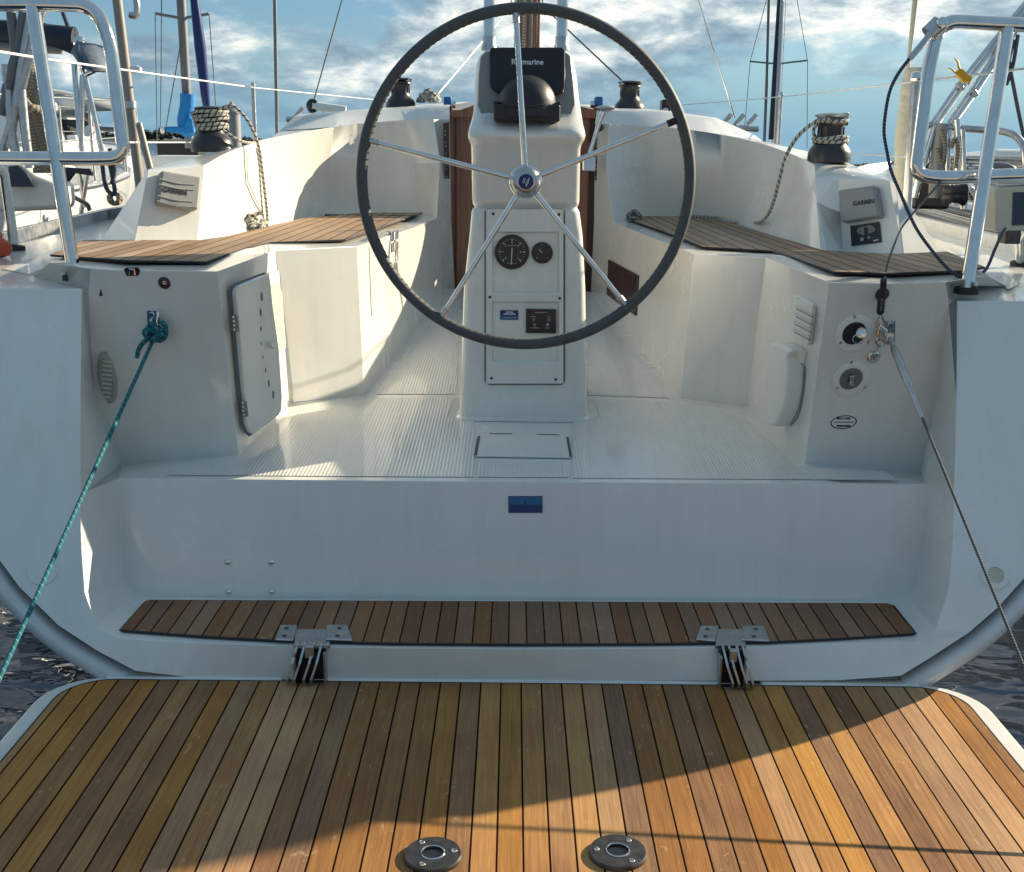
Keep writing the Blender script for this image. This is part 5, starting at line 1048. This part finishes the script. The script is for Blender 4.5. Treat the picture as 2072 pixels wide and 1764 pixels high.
def tub(name, pts, r, m, t, n=1, rs=None, seg=10):
    b = MB(); b.tube(spline(pts, n) if n > 1 else pts, r, seg, rs=rs); return part(name, b, m, t)
def sheet(name, A, B, m, t, th=.012):
    b = MB(); b.strip(A, B); return part(name, b, m, t, sol=th)
# nearest neighbour to port
A_, wA = boat('moored_yacht', 'white moored yacht close to port with black boom cover and grey blue bimini', 'yacht', -4.55, 8.0, 0, 9.4, 3.3, 1.02, cab=(-2.2, 3.2, 1.05, .42, .7), stripe=((.62, 'navy'),), wins=2)
tub('boom_cover', [at(-60, 62, 7.6), at(60, 66, 7.6), at(105, 73, 7.6), at(152, 78, 7.6)], .07, navy_cloth, A_, 5, seg=14)
b = MB(); b.prism([at(x, y, 7.55) for x, y in ((86, 84), (152, 84), (146, 110))], (0, .03, 0)); part('sail_cover_flap', b, navy_cloth, A_)
tub('boom', [at(-60, 90, 7.6), at(124, 98, 7.6)], .035, M['gryd'], A_); tub('topping_lift', [at(142, 65, 7.6), at(122, 10, 7.6), at(110, -40, 7.6)], .012, M['wirec'], A_)
b = MB(); b.lathe([(.035, 0), (.035, .04), (.02, .05)], at(156, 82, 7.5), (1, -.3, -.5), 14); part('boom_end', b, M['steel'], A_)
sheet('bimini', [at(158, 84, 7.2), at(190, 88, 7.2), at(225, 98, 7.3), at(252, 118, 7.4)], [at(175, 138, 6.8), at(190, 142, 6.8), at(222, 142, 6.9), at(246, 128, 7.0)], grey_cloth, A_)
sheet('bimini', [at(146, 108, 7.2), at(152, 95, 7.2), at(160, 84, 7.2)], [at(166, 136, 6.9), at(172, 140, 6.9), at(180, 140, 6.9)], grey_cloth, A_)
for q in ([(150, 128), (157, 220), (165, 306)], [(171, 148), (188, 222), (206, 306)], [(167, 152), (165, 220), (164, 300)], [(166, 138), (172, 152), (190, 142)]): tub('bimini_frame', [at(x, y, 6.9) for x, y in q], .016, M['steel'], A_)
for q in ([(84, 20), (40, 190), (-5, 340)], [(48, 24), (25, 150), (2, 232)], [(22, 24), (32, 110), (10, 190)], [(62, 26), (42, 140), (20, 300)], [(12, 130), (22, 250), (35, 330)], [(42, 172), (50, 260), (60, 340)]): tub('stern_frame', [at(x, y, 5.6) for x, y in q], .022, M['gryd'] if q[0][0] in (48, 22) else M['steelm'], A_)
rnd = random.Random(12)
for k in range(9): tub('hanging_rope', [at(62 + k*2.5, 108 + k*5, 5.9), at(60 + 5*k + rnd.uniform(-4, 4), 165 + rnd.uniform(0, 12), 5.85), at(45 + 6*k, 215 + 4*k, 5.85), at(62 + 5.5*k, 290, 5.9), at(72 + 5*k, 350, 5.9)], .011, M['roped'] if k % 3 else M['gryd'], A_, 5, seg=7)
tub('rolled_sail', [at(45, 150, 5.95), at(70, 190, 5.95), at(92, 214, 5.95)], .05, M['dkw'], A_, 4); tub('rope_hank', [at(42, 195, 5.8), at(62, 218, 5.75), at(88, 222, 5.8)], .022, M['roped'], A_, 5)
for q in ([(28, 331), (37, 423)], [(130, 338), (124, 420)], [(178, 340), (163, 438)], [(160, 345), (172, 420)]): tub('boat_hook', [at(x, y, 6.6) for x, y in q], .013, M['steelm'], A_)
for q in ([(128, 372), (150, 398), (175, 412), (182, 426)], [(205, 320), (215, 380), (232, 388), (222, 330)], [(222, 300), (232, 340), (226, 372)]): tub('mooring_rope', [at(x, y, 6.4) for x, y in q], .012, M['wirec'], A_, 5)
b = MB(); rnd = random.Random(2); b.tube(spline([at(232 + 14*math.cos(k*.9)*rnd.uniform(.4, 1), 402 + 10*math.sin(k*.9), 6.4 + .05*rnd.random()) for k in range(34)], 3), .012, 7); part('coiled_rope', b, M['roped'], A_)
for x, y in ((248, 292), (302, 258)): pass
b = MB(); b.prism([at(x, y, 6.05) for x, y in ((16, 336), (36, 334), (52, 348), (70, 378), (16, 378))], (0, .03, 0)); part('side_window', b, M['dkwin'], A_, bevel=.006)
b = MB(); b.prism([at(x, y, 6.1) for x, y in ((-60, 326), (40, 326), (72, 352), (118, 372), (120, 424), (-60, 432))], (0, .25, 0)); part('coach_house', b, M['gel'], A_, bevel=.03)
b = MB(); b.prism([at(x, y, 6.3) for x, y in ((132, 338), (182, 342), (188, 356), (150, 350), (134, 372))], (0, .03, 0)); part('canvas_dodger', b, navy_cloth, A_)
# boats further off to port
C_, wC = boat('cabin_cruiser', 'white cabin cruiser with cream sail on white boom, seen through port rail hoop', 'boat', -7.0, 17, .12, 9, 3.2, 1.15, cab=(-2.5, 2.6, 1.2, .75, 1.1), wins=3)
tub('boom', [at(104, 210, 15.5), at(165, 211, 15.5)], .10, M['wht'], C_, seg=14); tub('furled_sail', [at(106, 193, 15.5), at(130, 197, 15.5), at(152, 202, 15.5), at(164, 206, 15.5)], .08, cream_cloth, C_, 4, rs=None)
sheet('hard_top', [at(164, 209, 15.5), at(232, 211, 15.5)], [at(164, 226, 14.6), at(234, 224, 14.6)], M['gry'], C_, .05)
tub('arch', [at(112, 232, 15), at(150, 230, 15), at(182, 240, 15), at(192, 262, 15)], .05, M['gryd'], C_, 5); tub('arch', [at(198, 252, 15), at(205, 260, 15), at(236, 262, 15)], .03, M['gryd'], C_, 4)
b = MB(); b.prism([at(x, y, 15.2) for x, y in ((114, 240), (180, 243), (190, 265), (186, 272), (116, 274))], (0, .06, 0)); part('windscreen', b, M['dkwin'], C_, bevel=.01)
for x in (179, 184): b = MB(); b.lathe([(.02, 0), (.05, .03), (.05, .07), (.02, .10)], at(x, 262 + (184-x)*1.2, 14.7), (0, -1, 0), 14); part('deck_lamp', b, M['wht'], C_)
for k, (x, y, a, L, lab) in enumerate(((-9.5, 22.5, .35, 8, 'small white boat behind the cabin cruiser, low in the port background'), (-11.8, 27, -.2, 10, 'white yacht hull furthest off to port, partly hidden by ropes'))):
    boat('white_boat', lab, 'boat', x, y, a, L, 2.8, 1.05, cab=(-1.5, 2, 1, .5, .8), group='white boats far off to port', rail=(k == 0), mast_=(.3, 9, .07, (4.5,)) if k else None)
E_, wE = boat('sailing_boat', 'sailing boat with bright blue sail cover on its grey mast, beyond the port winch', 'sailing boat', -6.65, 23, .25, 7.5, 2.5, .8, cab=(-1, 1.8, .8, .4, .5), rail=False)
tub('mast', [at(384, 300, 22.5), at(366, -10, 22.5), at(366, -10, 22.5) + V((-.3, 0, 5))], .085, M['gryd'], E_, seg=14); tub('spreader', [at(314, 27, 22.5), at(368, 37, 22.5), at(423, 28, 22.5)], .028, M['gryd'], E_)
tub('mast_cover', [at(380, 190, 22.4), at(379, 215, 22.4), at(374, 248, 22.4), at(383, 268, 22.3)], .14, blue_cloth, E_, 4, rs=None); 
b = MB(); b.prism([at(x, y, 22.2) for x, y in ((331, 259), (337, 256), (372, 255), (380, 235), (389, 240), (393, 268), (384, 272), (350, 268), (334, 267))], (0, .14, 0)); part('boom_cover', b, blue_cloth, E_, bevel=.03)
b = MB(); b.lathe([(.06, 0), (.06, .05), (.02, .07)], at(332, 263, 22.2), (-1, -.4, 0), 12); part('boom_end', b, M['wht'], E_)
for q in ([(314, 27), (318, 290)], [(423, 28), (440, 262)], [(372, 50), (335, 262)], [(327, -5), (326, 150), (324, 262)]): tub('shroud', [at(x, y, 22.4) for x, y in q], .010, M['wire'], E_, seg=6)
tub('furled_genoa', [at(421, 240, 21.5), at(416, 200, 21.5), at(405, 95, 21.5), at(393, -5, 21.5), at(386, -60, 21.5)], .06, M['navy'], E_, rs=[.05, .075, .10, .075, .06], seg=12)
G_, wG = boat('slim_sailboat', 'sailboat with a single thin dark mast left of the wheel, hull hidden', 'sailing boat', -4.4, 24, .1, 7, 2.4, .7, cab=(-1, 1.6, .7, .35, .4), rail=False)
tub('mast', [at(561, 300, 22), at(556, 0, 22), at(555, -60, 22)], .033, M['gryd'], G_)
pl_ = thing('piling', 'grey round piling with a pointed cap behind the port winch', 'piling', sea(-3.6, 15))
c = at(470, 240, 15); b = MB(); b.lathe([(.10, -2.6), (.10, .07)], c, seg=24); part('pile_shaft', b, M['gry'], pl_)
b = MB(); b.lathe([(.112, .06), (.112, .085), (.004, .21)], c, seg=24); part('pile_cap', b, M['gry'], pl_)
dk_ = thing('pontoon', 'dark pontoon with pale rails beyond the port side of the yacht', 'pontoon', sea(-9, 30))
b = MB(); b.box(sea(-9, 30, .35), (5, .8, .22)); part('pontoon_deck', b, M['gryd'], dk_, bevel=.03)
for z_ in (.75, 1.1): tub('pontoon_rail', [sea(-14, 29.4, z_), sea(-4, 29.4, z_)], .03, M['wht'], dk_)
b = MB(); b.box(sea(-8.2, 29.5, 1.0), (.5, .4, .45)); part('dock_box', b, M['blk'], dk_, bevel=.03)
# neighbour to starboard
R_, wR_ = boat('moored_yacht', 'grey white moored yacht close to starboard with stern davits and striped topsides', 'yacht', 4.35, 8.6, .0, 10.5, 3.4, 1.24, cab=(-.2, 4, 1.1, .42, .7), stripe=((.93, 'gry'), (.84, 'gryl'), (.72, 'gry'), (.60, 'gryl')), wins=2, rail=False)
for q in ([(1886.7, 249), (1940.7, 171), (2010, 84), (2090, -12)], [(1891, 256), (1945, 180), (2016, 90), (2096, -6)], [(1920, 247), (1967, 181), (2022, 97), (2086, 0)], [(1926, 252), (1973, 187), (2030, 100), (2092, 8)]): tub('davit', [at(x, y, 6.3) for x, y in q], .014, M['steel'], R_)
for x, y in ((1940, 171), (1968, 183)): b = MB(); b.box(at(x + 3, y + 4, 6.28), (.026, .014, .012), Matrix.Rotation(.9, 3, 'Y')); part('davit_clamp', b, M['steelm'], R_, bevel=.004)
tub('davit_leg', [at(1905, 250, 6.3), at(1899, 300, 6.3), at(1892, 400, 6.3)], .036, M['gry'], R_); tub('rail', [at(1878, 253, 6.3), at(1993, 263, 6.3), at(2030, 266, 6.2), at(2058, 278, 6.1), at(2074, 310, 6.0), at(2076, 400, 6.0)], .018, M['steelm'], R_, 4)
for q in ([(1935, 242), (1939, 307), (1931, 416)], [(1946, 261), (1948, 310), (1951, 422)], [(1890, 255), (1868, 330), (1850, 400)], [(1918, 262), (1915, 340), (1917, 400)]): tub('rail_post', [at(x, y, 6.3) for x, y in q], .020, M['steel'], R_)
for p0_, p1_, r_, m_ in (((1848, 408), (2075, 466), .012, 'gryd'), ((1852, 418), (2075, 480), .016, 'gryl'), ((1856, 430), (2075, 498), .012, 'gryd'), ((1860, 441), (2075, 512), .016, 'wht'), ((1866, 460), (2075, 530), .010, 'gryd'), ((1874, 476), (2075, 546), .014, 'gry')):
    tub('rub_strake', [at(*p0_, 7.55), at(*p1_, 5.75)], r_, M[m_], R_)
for z_ in (318, 326, 338): tub('stern_rail', [at(1880, z_, 6.4), at(2076, z_ + 4, 6.2)], .012, M['steelm'], R_)
for y_ in (386, 399):
    b = MB(); b.lathe([(.02, -.07), (.045, -.05), (.03, -.02), (.03, .02), (.045, .05), (.02, .07)], at(1932, y_, 6.2), (1, .2, 0), 14); part('black_block', b, M['blk'], R_)
b = MB(); b.box(at(1876, 388, 6.6), (.10, .10, .09)); part('engine_box', b, M['blk'], R_, bevel=.02)
for q in ([(1970, 372), (1990, 350), (2005, 372), (1985, 392)], [(1960, 390), (1980, 412), (2010, 398), (2012, 372)], [(1905, 262), (1912, 300), (1905, 330), (1896, 300)], [(1925, 300), (1932, 280), (1940, 300), (1934, 340)], [(2010, 395), (2030, 380), (2056, 378), (2072, 382)], [(2046, 62), (2040, 110), (2030, 160), (2052, 80)], [(2060, 70), (2050, 130), (2036, 172)], [(2036, 95), (2050, 170), (2066, 250), (2078, 300)]): tub('rope', [at(x, y, 6.25) for x, y in q], .010, M['roped'] if q[0][1] > 200 else M['wirec'], R_, 5)
tub('solar_pipe', [at(1960, 352, 6.0), at(2000, 338, 6.0), at(2030, 336, 6.0), at(2048, 342, 6.0), at(2054, 356, 6.0)], .018, M['gryd'], R_, 5)
rnd = random.Random(21)
for k in range(12):
    x = rnd.uniform(1868, 1965); y = 383 + rnd.uniform(-14, 12); b = MB(); b.box(at(x, y, 6.5 + rnd.uniform(-.1, .2)), (rnd.uniform(.015, .04), .03, rnd.uniform(.015, .04)), Matrix.Rotation(rnd.uniform(0, 3), 3, 'Y')); part('deck_fitting', b, (M['blk'], M['steelm'], M['gryd'])[k % 3], R_, bevel=.006)
tub('furled_ensign', [at(1840, 215, 5.6), at(1830, 285, 5.6), at(1822, 340, 5.6), at(1824, 430, 5.6)], .014, cream_cloth, R_, 4, rs=None); 
b = MB(); b.lathe([(.004, 0), (.045, .12), (.062, .30), (.058, .55), (.05, .62)], at(1824, 420, 5.5), (.02, 0, 1), 14); part('cream_cover', b, cream_cloth, R_)
tub('flag_staff', [at(1828, 380, 5.6), at(1838, 130, 5.6), at(1853, -10, 5.6), at(1862, -90, 5.6)], .014, M['beige'], R_, rs=[.009, .009, .013, .014])
ax_, ay_ = SD.x/SD.z, SD.y/SD.z; kz = 1.90      # unseen panel added over the neighbour's stern, outlined to cast the platform's shadow edge
b = MB(); b.prism([V((x + ax_*kz, y + ay_*kz, ZP + .01 + kz)) for x, y in ((1.02, 2.46), (.871, 2.393), (-.055, 1.955), (-.297, 1.777), (-.505, 1.697), (-.83, 1.60), (-.84, 1.872), (-1.15, 1.90), (-1.15, 2.46))], (0, 0, .03)); part('unseen_shade_panel', b, M['dkwin'], R_, bevel=.005)
for x in (3.1, 4.6): b = MB(); b.tube(bentub([V((x, 5.1, 1.25)), V((x, 5.0, 2.2)), V((x, 4.74, 2.22))], .1), .022, 12); part('davit', b, M['steel'], R_)  # arms added out of view to carry the shade panel
# sailing boat ahead to starboard
H_, wH = boat('sailing_boat', 'sailing boat with black furled sail and cross spreaders right of the wheel', 'sailing boat', 5.4, 25.5, .15, 8, 2.6, .5, rail=False)
for f_, pts, r, m_ in (('mast', [(1567, 320), (1580, 0), (1583, -70)], .062, 'steelm'), ('furled_sail', [(1560, 282), (1570, 120), (1578, 0), (1582, -60)], .055, 'blk'), ('forestay', [(1546, 300), (1552, 150), (1556, -10)], .030, 'gryd'), ('spreader', [(1518, 124), (1573, 129), (1634, 122)], .018, 'gryd'), ('shroud', [(1518, 124), (1508, 245), (1500, 300)], .007, 'wire'), ('shroud', [(1634, 122), (1633, 300)], .007, 'wire'), ('shroud', [(1518, 124), (1552, -5)], .007, 'wire'), ('shroud', [(1634, 122), (1612, -5)], .007, 'wire'), ('halyard', [(1590, 0), (1577, 285)], .010, 'wht')):
    tub(f_, [at(x, y, 24.5) for x, y in pts], r, M[m_], H_, seg=10)
